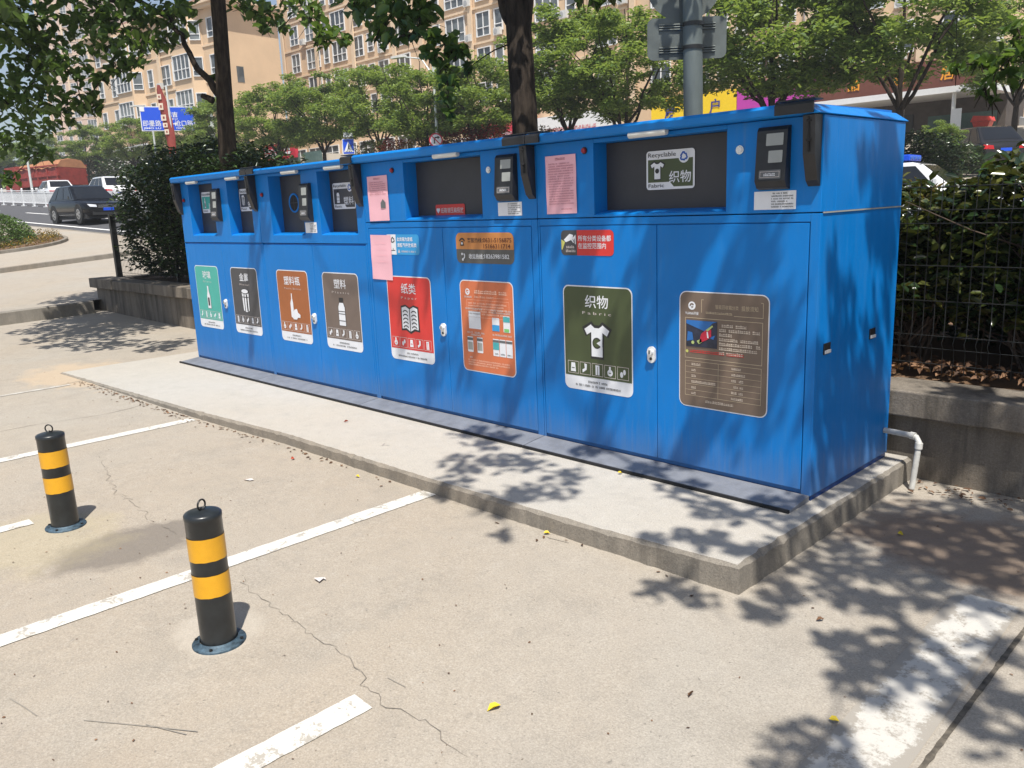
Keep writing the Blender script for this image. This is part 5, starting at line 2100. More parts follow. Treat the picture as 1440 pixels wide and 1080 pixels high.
# ------------------------------------------------------------------ street railing and road paint
rl = thing("street_railing", (-60, 17.2, ground_z(-60, 17.2)), "white metal railing along the middle of the street", "railing")
x = -98.0
while x < -20:
    z = ground_z(x, 17.2) + .03
    x2 = x + 2.4
    z2 = ground_z(x2, 17.2) + .03
    mb = MB()
    mb.box(x - .05, x + .05, 17.15, 17.25, z, z + 1.12, "rail_white")
    mb.lathe([(.07, 1.12), (.05, 1.17), (.001, 1.2)], "rail_white", 10, (x, 17.2, z))
    mb.box(x - .14, x + .14, 17.05, 17.35, z, z + .06, "rail_white")
    build(mb, "railing_post", rl)
    mb = MB()
    for hz_ in (.22, .92, 1.02):
        mb.tube([(x + .05, 17.2, z + hz_), (x2 - .05, 17.2, z2 + hz_)], .024, "rail_white", 6)
    for k in range(1, 15):
        f = k / 15
        xx_ = x + (x2 - x) * f
        zz = z + (z2 - z) * f
        mb.box(xx_ - .014, xx_ + .014, 17.185, 17.215, zz + .22, zz + .92, "rail_white")
    build(mb, "railing_panel", rl)
    x = x2
mb = MB()
strip(mb, [(-150, 12.0), (30, 12.0)], .08, "road_white", .045, 1.5)
strip(mb, [(-150, 25.4), (30, 25.4)], .08, "road_white", .045, 1.5)
for yy in (14.6, 20.6):
    x = -140
    while x < 30:
        strip(mb, [(x, yy), (x + 4, yy)], .08, "road_white", .045, 1.0)
        x += 9.5
structure(build(mb, "lane_markings"))

# ------------------------------------------------------------------ clipped mound and its bed
t = thing("clipped_shrub", (-32.3, 6.6, .8), "rounded clipped green shrub in a kerbed bed at the far left", "shrub")
mb = MB()
for k in range(8):
    a = k * .8
    mb.tube([(-32.3 + .3 * math.cos(a), 6.6 + .3 * math.sin(a), .75), (-32.3 + 1.4 * math.cos(a), 6.6 + 1.1 * math.sin(a), 1.6)], [.03, .012], "stem_brown", 5)
build(mb, "stems", t)
C = []
r6 = np.random.default_rng(61)
v = r6.normal(0, 1, (17000, 3))
v /= np.linalg.norm(v, axis=1)[:, None]
v[:, 2] = np.abs(v[:, 2])
q = (.80 + .2 * r6.random(17000) ** .5)[:, None] * (1 + .05 * np.sin(v[:, :1] * 9) * np.cos(v[:, 1:2] * 8))
C = np.array([-32.3, 6.6, .82]) + v * q * np.array([2.75, 2.2, 1.42])
leaf_object("foliage", C, .075, r6, "leaf_trimmed", t, droop=0, upright=.5, spread=1.2, aspect=.6)
mb = MB()
vs = [(-32.3, 6.6, ground_z(-32.3, 6.6) + .26)]
for k in range(40):
    a = 2 * math.pi * k / 40
    X, Y = -32.1 + 3.4 * math.cos(a), 6.8 + 2.7 * math.sin(a)
    vs.append((X, Y, ground_z(X, Y) + .18))
mb.add(vs, [(0, 1 + k, 1 + (k + 1) % 40) for k in range(40)], "soil")
structure(build(mb, "shrub_bed"))
kerb("bed_kerb", [(-32.1 + 3.45 * math.cos(2 * math.pi * k / 40), 6.8 + 2.75 * math.sin(2 * math.pi * k / 40)) for k in range(41)], .12, .10, lambda x, y: ground_z(x, y) + .13)
a = r6.uniform(0, 6.28, 1800)
q = r6.uniform(.78, .98, 1800)
C = np.stack([-32.1 + 3.4 * q * np.cos(a), 6.8 + 2.7 * q * np.sin(a), np.zeros(1800)], 1)
C[:, 2] = [ground_z(p[0], p[1]) + .2 + r6.random() * .25 for p in C]
structure(leaf_object("ground_cover", C, .11, r6, "leaf_mixed", None, droop=-.2, upright=.4, aspect=.3), "stuff")


# ------------------------------------------------------------------ street trees
def street_tree_proto(seed, h, crown, n_cl, per):
    r = np.random.default_rng(seed)
    t = local_thing("street_tree", "street tree", "tree", "street trees on the far pavement")
    mb = MB()
    sp = h * .30
    mb.tube([(0, 0, -.3), (.02, 0, .4), (-.03, .03, sp * .7), (.02, 0, sp)], [.17, .13, .115, .10], "bark", 10)
    build(mb, "trunk", t)
    mb = MB()
    tips = []
    for k in range(6):
        a = 2 * math.pi * k / 6 + r.uniform(-.3, .3)
        m = (crown * .45 * math.cos(a), crown * .45 * math.sin(a), h * r.uniform(.52, .62))
        e = (crown * .85 * math.cos(a), crown * .85 * math.sin(a), h * r.uniform(.66, .86))
        limb(mb, (.02, 0, sp - .05), m, .06, .035, r, "bark", 6)
        tips += limb(mb, m, e, .035, .012, r, "bark", 5)
    tips += limb(mb, (.02, 0, sp), (.1, -.1, h * .9), .07, .015, r, "bark", 6)
    C = []
    for k in range(n_cl):
        v = r.normal(0, 1, 3)
        v /= np.linalg.norm(v)
        q = r.uniform(.55, 1.0)
        c = Vector((v[0] * crown * q, v[1] * crown * q, h * .62 + v[2] * h * .34 * q))
        if c.z < h * .40:
            c.z = h * .40 + r.uniform(0, .5)
        p = min(tips, key=lambda p_: (p_ - c).length)
        if k % 2 == 0:
            mb.tube([p, p.lerp(c, .5) + Vector((0, 0, .05)), c], [.014, .009, .004], "bark", 4, False)
        s = r.uniform(.28, .62) * crown / 2.6
        C.append(clump_points(r, c, (s * 1.25, s * 1.25, s * .62), int(per * (s / .45) ** 1.5), .1))
    build(mb, "branches", t)
    leaf_object("foliage", np.concatenate(C), .175, r, "leaf_street", t, droop=.15, aspect=.5)
    return t


protos = [street_tree_proto(201, 7.2, 2.7, 78, 185), street_tree_proto(202, 7.0, 2.8, 82, 175), street_tree_proto(203, 7.4, 2.6, 75, 190)]
spots = [
    (-10, 29.5, 1.05, "street tree partly cut off by the picture's left edge"),
    (52, 29, .95, "street tree rising behind the red dump truck"),
    (118, 30, .92, "street tree right of the red dump truck"),
    (185, 29, .95, "street tree left of the blue direction sign"),
    (262, 30, .98, "street tree behind the blue direction sign's right end"),
    (312, 29, .95, "street tree behind the left trunk"),
    (392, 28, 1.0, "street tree in front of the plain tan end wall"),
    (455, 28, 1.06, "bright green street tree left of the crossing sign"),
    (535, 28.5, 1.02, "street tree just right of the crossing sign"),
    (600, 27.5, .98, "street tree behind the pale lamp post"),
    (672, 28, 1.0, "street tree left of the thick forked trunk"),
    (800, 28, 1.12, "street tree just right of the thick forked trunk"),
    (880, 28, 1.10, "street tree left of the grey sign pole"),
    (1085, 26.9, 1.22, "tall street tree above the card reader of the nearest bin"),
    (1262, 27, 1.18, "street tree with a dark trunk in front of the shop with orange letters"),
]
for i, (px, Y, s, lab) in enumerate(spots):
    P = on_y(px, 200, Y)
    pr_ = protos[i % 3]
    o = pr_ if i < 3 else copy_tree(pr_)
    tag(o, lab, "tree", "street trees on the far pavement")
    place(o, (P.x, Y, ground_z(P.x, Y) + .1), 1.3 * i, s)
o = copy_tree(protos[1])
tag(o, "slim young tree standing behind the dark grey SUV", "tree", "street trees on the far pavement")
P = on_y(1322, 200, 36)
place(o, (P.x, 36, ground_z(P.x, 36) + .1), .4, .33)
o = copy_tree(protos[2])
tag(o, "street tree at the right edge below the beige tower", "tree", "street trees on the far pavement")
P = on_y(1425, 200, 44)
place(o, (P.x, 44, ground_z(P.x, 44) + .1), 2.2, 1.15)

for i, (px, Y, w, h, lab) in enumerate(((1292, 30, 1.5, 1.9, "round dark shrub behind the nearest bin's back corner"), (1345, 36, 1.0, 1.2, "small shrub beside the dark grey SUV"))):
    P = on_y(px, 200, Y)
    g = ground_z(P.x, Y) + .1
    shrub("roadside_shrub", P.x, Y, g, g + h, w, w * .8, 5200, .15, "leaf_hedge", lab, "shrub", "roadside shrubs", 80 + i, 5, .1)
for i, (px, ytop, Y, w, m, lab) in enumerate((
        (522, 196, 27.4, 1.3, "leaf_photinia", "dark roadside bush just right of the crossing sign"),
        (558, 193, 27.6, 1.3, "leaf_red", "dull red roadside bush between the two round and square signs"),
        (590, 190, 27.4, 1.2, "leaf_mixed", "straw coloured roadside bush left of the no-turn sign"),
        (624, 183, 27.8, 1.1, "leaf_mixed", "yellow roadside bush behind the no-turn sign"),
        (652, 180, 27.4, 1.3, "leaf_red", "bright red roadside bush right of the no-turn sign"),
        (690, 176, 27.6, 1.4, "leaf_red", "dark red roadside bush touching the left side of the thick trunk"),
        (772, 178, 27.8, 1.3, "leaf_mixed", "reddish green roadside bush just right of the thick trunk"))):
    P = on_y(px, ytop, Y)
    g = ground_z(P.x, Y) + .1
    shrub("roadside_bush", P.x, Y, g, P.z, w, w * .7, 3200, .14, m, lab, "shrub", "coloured roadside bushes above the bins", 180 + i, 5, .15)
r7 = np.random.default_rng(71)
C = np.stack([r7.uniform(-135, -58, 16000), 31.5 + r7.normal(0, .6, 16000), np.zeros(16000)], 1)
C[:, 2] = [ground_z(p[0], p[1]) + r7.uniform(.1, 3.4) for p in C]
structure(leaf_object("far_hedge", C, .42, r7, "leaf_hedge", None, droop=.1), "stuff")
C = np.stack([r7.uniform(-56, -14, 5000), 31.0 + r7.normal(0, .5, 5000), np.zeros(5000)], 1)
C[:, 2] = [ground_z(p[0], p[1]) + r7.uniform(.1, 1.5) for p in C]
structure(leaf_object("roadside_planting", C, .2, r7, "leaf_photinia", None, droop=.1), "stuff")


# ------------------------------------------------------------------ signs and lamps along the street
def face_board(name, ctr, w, h, rz, thick=.04):
    """local board frame: x right, z up, faces -y; returns the Empty-free transform"""
    u = Vector((math.cos(rz), math.sin(rz), 0))
    n = Vector((math.sin(rz), -math.cos(rz), 0))
    return Vector(ctr) - u * w / 2 - Vector((0, 0, h / 2)), u, n


# blue direction sign
P = on_y(236, 167, 27)
dd = (P - CAM).dot(FWD)
w, h = 71 / FOC * dd, 33 / FOC * dd
rz = math.atan2(.40, -1.0) + math.pi / 2 + math.pi
n_ = Vector((-P.x, -P.y, 0)).normalized()
rz = math.atan2(n_.x, -n_.y)
g = ground_z(P.x, P.y)
t = thing("direction_sign", (P.x + 3, P.y + .3, g), "blue overhead direction sign with white place names above the street", "sign")
o_, u_, nn = face_board("b", P, w, h, rz)
d = Decal(o_, u_, (0, 0, 1), nn, .012)
d.rect(0, 0, w, h, "trim_white", 0)
d.rect(.06, .06, w - .06, h - .06, "sign_blue", 1)
d.rect(.0, h - .35, .33, h, "frame_white", 2)
d.text("即墨路", .12, .36, .46, "trim_white", 2, 'L', .006, 1.25)
d.text("JIMO LU", .12, .14, .17, "trim_white", 2, 'L', .02, 1.2)
d.text("沧口路", w - .15, .36, .46, "trim_white", 2, 'R', .006, 1.25)
d.text("CANGKOU LU", w - .15, .14, .17, "trim_white", 2, 'R', .02, 1.2)
d.text("延吉", w * .58, h - .72, .40, "trim_white", 2, 'C', .02, .8)
d.text("YANJI LU", w * .58, h - .92, .16, "trim_white", 2, 'C', .02, .75)
d.line(w * .50, .5, w * .62, .5, .07, "trim_white", 2)
d.poly([(w * .62, .62), (w * .67, .5), (w * .62, .38)], "trim_white", 2)
d.build("sign_face", t)
mb = MB()
B0 = o_ - nn * .02
mb.prism([B0, B0 + u_ * w, B0 + u_ * w + Vector((0, 0, h)), B0 + Vector((0, 0, h))], -nn * .05, "galvanised")
build(mb, "sign_backing", t)
mb = MB()
pb = P + u_ * (w / 2 + 1.2) - nn * .25
mb.tube([(pb.x, pb.y, g - .1), (pb.x, pb.y, P.z + h * .6)], [.16, .12], "pole_white", 14)
mb.tube([(pb.x, pb.y, P.z + .3), P + u_ * (-w * .4) - nn * .2 + Vector((0, 0, .3))], .07, "pole_white", 10)
mb.tube([(pb.x, pb.y, P.z - .5), P + u_ * (-w * .4) - nn * .2 + Vector((0, 0, -.5))], .06, "pole_white", 10)
build(mb, "post", t)

# red banner on a post
P = on_y(235, 168, 10.3)
dd = (P - CAM).dot(FWD)
g = ground_z(P.x, P.y)
t = thing("street_banner", (P.x, P.y, g), "narrow curved red banner with pale lettering blocks rising behind the left hedge", "banner")
mb = MB()
s_ = 1 / FOC * dd
mb.tube([(P.x + 4 * s_, P.y + .05, g), (P.x + 4 * s_, P.y + .05, P.z + 44 * s_)], .03, "pole_white", 8)
build(mb, "post", t)
hx_ = Vector((RGT.x, RGT.y, 0)).normalized()
nn = Vector((hx_.y, -hx_.x, 0))
ctrs = [(-6, 46, 1.5), (-6, 40, 3.5), (-4, 28, 5.5), (-2, 12, 6.5), (0, 0, 7), (1, -12, 7), (2, -26, 6.5), (2, -38, 5.5), (2, -50, 4)]
mb = MB()
vs, fs = [], []
for k, (cx, cy_, hw_) in enumerate(ctrs):
    c = P + hx_ * (cx * s_) + Vector((0, 0, cy_ * s_))
    for q_ in (-1, -.3, .4, 1):
        vs.append(c + hx_ * (hw_ * s_ * q_) + nn * (.09 * (1 - q_ * q_)))
for k in range(len(ctrs) - 1):
    for j in range(3):
        fs.append((k * 4 + j + 4, k * 4 + j + 5, k * 4 + j + 1, k * 4 + j))
mb.add(vs, fs, "banner_red", True)
mb.add([v_ - nn * .012 for v_ in vs], [f[::-1] for f in fs], "banner_red", True)
bn = build(mb, "banner", t)
d = Decal(P + nn * .105, hx_, (0, 0, 1), nn, .004)
for (cx, cy_, sw, sh) in ((-5, 30, 5, 7), (-4, 17, 5.5, 9), (-2, 2, 6, 8), (-1, -8, 5.5, 6), (0, -17, 5, 7)):
    d.rect((cx - sw * .7) * s_, (cy_ - sh / 2) * s_, (cx + sw * .5) * s_, (cy_ + sh / 2) * s_, "banner_text", 0)
    d.rect((cx - sw * .25) * s_, (cy_ - sh / 5) * s_, (cx + sw * .15) * s_, (cy_ + sh / 5) * s_, "banner_red", 1)
d.build("banner_lettering", bn)

# pedestrian crossing sign with a solar panel
P = on_y(490, 206, 26.4)
dd = (P - CAM).dot(FWD)
s_ = 1 / FOC * dd
g = ground_z(P.x, P.y)
t = thing("crossing_sign", (P.x, P.y, g), "square blue pedestrian crossing sign topped by a small solar panel", "sign")
n_ = Vector((-P.x, -P.y, 0)).normalized()
rz = math.atan2(n_.x, -n_.y)
w = 16.5 * s_
h = 21 * s_
o_, u_, nn = face_board("b", P, w, h, rz)
d = Decal(o_, u_, (0, 0, 1), nn, .008)
d.rect(0, 0, w, h, "frame_white", 0)
d.rect(.03, .03, w - .03, h - .03, "sign_blue", 1)
d.poly([(w * .1, h * .14), (w * .9, h * .14), (w * .5, h * .84)], "trim_white", 2)
d.circle(w * .52, h * .60, w * .05, "text_black", 3, 10)
d.poly([(w * .46, h * .55), (w * .58, h * .55), (w * .60, h * .40), (w * .64, h * .24), (w * .58, h * .24), (w * .52, h * .38), (w * .44, h * .24), (w * .38, h * .24), (w * .45, h * .42)], "text_black", 3)
for k in range(4):
    d.rect(w * (.24 + .14 * k), h * .16, w * (.32 + .14 * k), h * .21, "text_black", 3)
d.build("sign_face", t)
mb = MB()
B0 = o_ - nn * .004
mb.prism([B0, B0 + u_ * w, B0 + u_ * w + Vector((0, 0, h)), B0 + Vector((0, 0, h))], -nn * .06, "pole_white")
build(mb, "sign_box", t)
mb = MB()
tp = P + Vector((0, 0, h * .5 + .05))
q0 = tp + Vector((0, 0, .02)) - u_ * w * .35
mb.prism([q0 + nn * .12, q0 + u_ * w * .8 + nn * .12, q0 + u_ * w * .8 - nn * .1 + Vector((0, 0, .24)), q0 - nn * .1 + Vector((0, 0, .24))], Vector((0, 0, .03)), "panel_grey")
build(mb, "solar_panel", t)
mb = MB()
pp = P - nn * .1
mb.tube([(pp.x, pp.y, g), (pp.x, pp.y, P.z + h * .55)], .05, "pole_white", 10)
build(mb, "post", t)

# no right turn sign
P = on_y(613, 197, 26.4)
dd = (P - CAM).dot(FWD)
s_ = 1 / FOC * dd
g = ground_z(P.x, P.y)
t = thing("no_turn_sign", (P.x, P.y, g), "round red-ringed no right turn sign above the third bin's roof", "sign")
n_ = Vector((-P.x, -P.y, 0)).normalized()
rz = math.atan2(n_.x, -n_.y)
o_, u_, nn = face_board("b", P, 0, 0, rz)
R_ = 9.6 * s_
d = Decal(P, u_, (0, 0, 1), nn, .006)
d.circle(0, 0, R_, "board_red", 0, 32)
d.circle(0, 0, R_ * .80, "trim_white", 1, 32)
d.line(-R_ * .22, -R_ * .5, -R_ * .22, R_ * .1, R_ * .2, "text_black", 2)
d.arc(R_ * .08, R_ * .08, R_ * .2, R_ * .4, 90, 180, "text_black", 2, 6)
d.line(R_ * .06, R_ * .38, R_ * .28, R_ * .38, R_ * .2, "text_black", 2)
d.poly([(R_ * .26, R_ * .62), (R_ * .62, R_ * .38), (R_ * .26, R_ * .12)], "text_black", 2)
d.line(-R_ * .58, R_ * .58, R_ * .58, -R_ * .58, R_ * .14, "board_red", 3)
d.build("sign_face", t)
mb = MB()
mb.prism([P - nn * .004 + u_ * (R_ * math.cos(k * math.pi / 12)) + Vector((0, 0, R_ * math.sin(k * math.pi / 12))) for k in range(24)], -nn * .02, "galvanised")
build(mb, "sign_plate", t)
mb = MB()
pp = P - nn * .07
mb.tube([(pp.x, pp.y, g), (pp.x, pp.y, P.z + R_)], .045, "pole_white", 10)
build(mb, "post", t)


# street lamps
def street_lamp(px, py_top, Y, arm, label):
    P = on_y(px, py_top, Y)
    g = ground_z(P.x, Y)
    t = thing("street_lamp", (P.x, Y, g), label, "street lamp", "pale street lamps")
    mb = MB()
    mb.tube([(P.x, Y, g), (P.x, Y, g + 1.0), (P.x, Y, P.z)], [.11, .09, .055], "pole_white", 12)
    build(mb, "post", t)
    mb = MB()
    e = P + Vector((arm * .7, arm * -.2 if arm > 0 else arm * .2, .55))
    mb.tube([P - Vector((0, 0, .5)), P.lerp(e, .4) + Vector((0, 0, .15)), e], [.04, .035, .03], "pole_white", 8)
    build(mb, "arm", t)
    mb = MB()
    dr = Vector((math.copysign(1, arm), -.25, 0)).normalized()
    sd_ = Vector((-dr.y, dr.x, 0))
    pts = [e + dr * a_ + sd_ * b_ for a_, b_ in ((-.1, -.06), (.25, -.14), (.75, -.12), (.85, 0), (.75, .12), (.25, .14), (-.1, .06))]
    mb.prism(pts, Vector((0, 0, .1)), "lamp_white")
    build(mb, "lamp_head", t, bevel=.02)


street_lamp(609, 92, 26.5, -2.2, "pale street lamp left of the thick forked trunk")
street_lamp(212, 158, 26.5, -2.0, "street lamp whose head peeps left of the blue direction sign")
street_lamp(33, 190, 18.2, 1.6, "slanting pale lamp post at the far left behind the dump truck")


# ------------------------------------------------------------------ buildings
def window_mesh(name, w, h, panes, transom, depth=.16):
    mb = MB()
    f = .075
    mb.box(-w / 2, w / 2, -.05, -.02, 0, h, "window_glass")
    mb.box(-w / 2 - f, w / 2 + f, -depth, -.03, -f, 0, "frame_white")
    mb.box(-w / 2 - f, w / 2 + f, -depth, -.03, h, h + f, "frame_white")
    mb.box(-w / 2 - f, -w / 2, -depth, -.03, 0.001, h - .001, "frame_white")
    mb.box(w / 2, w / 2 + f, -depth, -.03, 0.001, h - .001, "frame_white")
    for k in range(1, panes):
        x = -w / 2 + w * k / panes
        mb.box(x - .035, x + .035, -depth * .8, -.051, .002, h - .002, "frame_white")
    if transom:
        z = h * transom
        mb.box(-w / 2 + .001, w / 2 - .001, -depth * .75, -.051, z - .035, z + .035, "frame_white")
    me = bpy.data.meshes.new(name)
    me.from_pydata(mb.v, [], mb.f)
    for s in mb.slots:
        me.materials.append(MATS[s])
    me.polygons.foreach_set("material_index", mb.m)
    me.update()
    return me


WIN = {"wide": window_mesh("window", 2.5, 2.0, 3, .35), "mid": window_mesh("window", 1.6, 1.9, 2, .35), "slim": window_mesh("window", .9, 1.7, 1, .3), "bay": window_mesh("window", 2.9, 2.25, 4, .4),
       "shop": window_mesh("window", 2.6, 2.7, 2, .75)}


def add_window(root, kind, x, z, y=0.0, rz=0.0):
    o = bpy.data.objects.new("window", WIN[kind])
    COL.objects.link(o)
    o.parent = root
    o.location = (x, y, z)
    o.rotation_euler = (0, 0, rz)


def block(name, label, loc, rz, W, D, Hh, wall, cols, z_first, storey, n_st, trim=True, bays=(), seed=1, cornice=None, ac=.32):
    r = random.Random(seed)
    t = thing(name, (0, 0, 0), label, "building", None)
    mb = MB()
    mb.box(0, W, 0, D, -4, Hh, wall)
    build(mb, "wall", t)
    if trim:
        mb = MB()
        for s in range(n_st + 1):
            z = z_first - .55 + s * storey
            if z < Hh - .3:
                mb.box(-.02, W + .02, -.10, -.002, z - .09, z + .09, "render_trim")
        build(mb, "string_course", t)
        for kx in range(int(W // 7) + 1):
            mb = MB()
            mb.box(kx * 7 + .05, kx * 7 + .55, -.28, -.105, z_first - 1, Hh - .02, "render_trim")
            build(mb, "pilaster", t)
    if cornice:
        mb = MB()
        mb.box(-.6, W + .6, -.6, D + .6, Hh - .5, Hh - .2, "render_trim")
        mb.box(-.9, W + .9, -.9, D + .9, Hh - .195, Hh + .12, "render_trim")
        mb.prism([(-.5, -.5, Hh + .125), (W + .5, -.5, Hh + .125), (W - 1.5, 3, Hh + 1.9), (1.5, 3, Hh + 1.9)], (0, .3, 0), "roof_tile")
        build(mb, "cornice", t)
    for (bx_, bw) in bays:
        mb = MB()
        mb.prism([(bx_ - bw / 2 - .9, -.005, z_first - .7), (bx_ - bw / 2, -1.0, z_first - .7), (bx_ + bw / 2, -1.0, z_first - .7), (bx_ + bw / 2 + .9, -.005, z_first - .7)], (0, 0, Hh - .6 - z_first + .7), wall)
        build(mb, "bay", t)
        for s in range(n_st):
            z = z_first + s * storey
            if z + 2.4 < Hh - .6:
                add_window(t, "bay" if bw > 3 else "mid", bx_, z, -1.0)
                add_window(t, "slim", bx_ - bw / 2 - .45, z + .1, -.52, -math.atan2(1.0, .9))
                add_window(t, "slim", bx_ + bw / 2 + .45, z + .1, -.52, math.atan2(1.0, .9))
    for s in range(n_st):
        z = z_first + s * storey
        for (cx, kind) in cols:
            if z + 2 < Hh:
                add_window(t, kind, cx, z + (0 if kind != "slim" else .15))
                if r.random() < ac:
                    mb = MB()
                    mb.box(cx + 1.6, cx + 2.4, -.45, -.12, z - .3, z + .3, "ac_white")
                    mb.tube([(cx + 1.9, -.451, z), (cx + 1.9, -.47, z)], .22, "panel_grey", 14)
                    build(mb, "air_conditioner", t)
    place(t, loc, rz)
    return t


def pattern(W, seed):
    r = random.Random(seed)
    cols, x = [], 1.9
    seq = ["mid", "wide", "slim", "wide", "mid", "slim"]
    k = seed
    while x < W - 1.6:
        kd = seq[k % 6]
        half = {"wide": 1.35, "mid": .9, "slim": .55}[kd]
        x += half
        if x + half > W - .4:
            break
        if min(abs((x - half) % 7 - .3), abs((x + half) % 7 - .3), abs(x % 7 - .3)) < .5:
            x += .7
        cols.append((x, kd))
        x += half + r.uniform(.5, .8)
        k += 1
    return cols


YM = 54.0
for (xa, xb, lab, sd_) in ((-91, -66, "tan apartment block next to the plain end wall of the lower wing", 0), (-65.7, -41, "tan apartment block behind the thick forked trunk with white window frames", 2), (-40.7, -15, "tan apartment block behind the grey sign pole above yellow and magenta shop boards", 4)):
    g = ground_z((xa + xb) / 2, YM) - .5
    bl = block("apartment_block", lab, (xa, YM, g), 0, xb - xa, 12, 32 - g, "render_tan", pattern(xb - xa, sd_), 6.2, 2.95, 7, seed=sd_ + 3)
    for k in range(int((xb - xa) / 3.4)):
        add_window(bl, "shop", 1.9 + 3.4 * k, .8)

g = ground_z(-97, 39) - .5
wing = block("apartment_wing", "lower tan apartment wing with projecting bays and a moulded cornice behind the left trunk", (-105.8, 37.85, g), math.atan2(4.1, 33.7), 26, 6.6, 22 - g, "render_tan",
             [(1.3, "slim"), (4.5, "mid"), (12.2, "slim"), (15.3, "mid"), (24.2, "slim")], 6.9, 3.4, 4, bays=[(8.2, 3.3), (20.0, 3.3)], seed=9, cornice=True)
mb = MB()
mb.box(26.002, 26.03, 1.2, 2.0, 9.5, 11.0, "window_glass")
build(mb, "end_window", wing)

# the tall block far left and the beige tower far right
P = at_depth(112, 200, 205)
tb = block("tower_block", "tall tan tower block far away at the left between the leaves", (P.x - 9, P.y - 3, 2), head((.25, 1)) - math.pi / 2 + .75, 15, 14, 56, "render_pink", [(2, "mid"), (5.5, "slim"), (8.5, "mid"), (12.5, "wide")], 4, 3.0, 16, seed=2, ac=.05)
mb = MB()
for s in range(15):
    mb.box(15.002, 17.5, 2, 9, 4 + 3 * s - .5, 4 + 3 * s + .4, "render_pink")
build(mb, "balcony_stack", tb)
P = at_depth(1300, 150, 125)
tr = block("tower_block", "beige tower block rising above the trees at the upper right", (P.x, P.y, 3), 0.25, 40, 14, 44, "render_pale", [(2.5, "mid"), (6.2, "slim"), (10, "wide"), (14.2, "mid"), (18, "slim"), (22, "wide"), (27, "mid")], 5, 3.1, 11, seed=6, ac=.25)


# shop boards (parts of the block they hang on)
def shop_board(parent, xa, xb, z0, z1, mname, glyph=None, gcol=None, rows=0, seed=1, y=None):
    w = xb - xa
    y = YM - .75 if y is None else y
    r = random.Random(seed)
    pl = parent.location
    mb = MB()
    mb.box(xa - pl.x, xb - pl.x, y - pl.y, y - pl.y + .7, z0 - pl.z, z1 - pl.z, mname)
    bd = build(mb, "shop_board", parent)
    h = z1 - z0
    d = Decal(Vector((xa, y - .02, z0)) - Vector(pl), (1, 0, 0), (0, 0, 1), (0, -1, 0), .02)
    if glyph:
        n = len(glyph)
        for k, ch in enumerate(glyph):
            d.text(ch, w * (k + .9) / (n + .8), h * .34, h * .48, gcol, 1, 'C', .02)
    if rows:
        for k in range(rows):
            d.scribble(w * .12, w * .85, h * .08 + k * h * .12, h * .1, gcol, 1, r, .8)
    if glyph or rows:
        d.build("board_lettering", bd)
    return bd


blk = [o for o in bpy.data.objects if o.name.startswith("apartment_block")]
blk.sort(key=lambda o: o.location.x)
for o in blk:
    ORG[o.name] = Vector((0, 0, 0))
g3 = blk[2].location.z
shop_board(blk[2], -38.3, -31.2, 6.7, 8.75, "board_yellow", "房产户", "glyph_navy", 1, 2)
shop_board(blk[2], -31.15, -25.6, 6.7, 8.65, "board_magenta")
shop_board(blk[2], -25.5, -15.2, 7.1, 8.8, "board_brown", "品香居", "glyph_orange")
shop_board(blk[1], -57.5, -50.5, 7.2, 8.7, "board_red", None, "trim_white", 3, 5)
shop_board(blk[1], -50.0, -42.5, 7.2, 8.6, "frame_white", None, "board_red", 2, 6)

# low shop beside the plain end wall
P = on_y(398, 212, 34)
g = ground_z(P.x, 34)
t = thing("corner_shop", (P.x, 34, g), "low pale shop with a red sign board in front of the plain end wall", "building")
mb = MB()
mb.box(P.x - 7, P.x + 6, 34, 39, g - .5, P.z - .6, "render_pale")
build(mb, "wall", t)
mb = MB()
mb.box(P.x - 2.6, P.x + 2.2, 33.7, 33.99, P.z - .62, P.z + .5, "board_red")
bd = build(mb, "shop_board", t)
d = Decal((P.x - 2.6, 33.69, P.z - .62), (1, 0, 0), (0, 0, 1), (0, -1, 0), .01)
d.scribble(.4, 4.2, .3, .5, "trim_white", 1, random.Random(4), .9)
d.build("board_lettering", bd)
mb = MB()
for k in range(4):
    mb.box(P.x - 6 + 3 * k, P.x - 3.6 + 3 * k, 33.93, 33.99, g + .3, g + 2.3, "glass_green")
build(mb, "shop_window", t)

# white balustrade on a bank at the left
P = on_y(176, 224, 34.5)
g = ground_z(P.x, 34.5)
t = thing("white_balustrade", (P.x, 34.5, g), "white barred balustrade above the street trees left of the hedge", "railing")
mb = MB()
mb.box(P.x - 6, P.x + 6, 34.4, 34.9, g - .5, P.z - 1.2, "render_pale")
build(mb, "wall", t)
mb = MB()
for k in range(31):
    mb.box(P.x - 6 + .4 * k - .06, P.x - 6 + .4 * k + .06, 34.5, 34.6, P.z - 1.2, P.z + 1.0, "frame_white")
mb.box(P.x - 6.1, P.x + 6.1, 34.48, 34.62, P.z + 1.0, P.z + 1.15, "frame_white")
build(mb, "balusters", t)

# shopfront with a deep canopy at the right
g = ground_z(-18, 48)
t = thing("shop_front", (-17.5, 48, g), "shop front with white canopy posts and a dark doorway behind the nearest bin", "building")
mb = MB()
mb.box(-24, -13.6, 50, 53.2, g - .5, 6.6, "shop_shaded")
build(mb, "wall", t)
mb = MB()
mb.box(-24, -13.4, 46.4, 49.99, 6.2, 6.5, "frame_white")
build(mb, "canopy", t)
for x in (-21.5, -17.6, -15.1):
    mb = MB()
    mb.tube([(x, 46.7, g - .2), (x, 46.7, 6.2)], .10, "frame_white", 12)
    build(mb, "canopy_post", t)
mb = MB()
mb.box(-20.6, -18.2, 49.9, 49.98, g, 5.6, "black_plastic")
build(mb, "doorway", t)
mb = MB()
mb.box(-17.4, -14, 49.9, 49.98, g + .5, 5.4, "glass_green")
build(mb, "shop_window", t)
mb = MB()
mb.box(-23.6, -21.2, 49.9, 49.98, g + .5, 5.4, "glass_green")
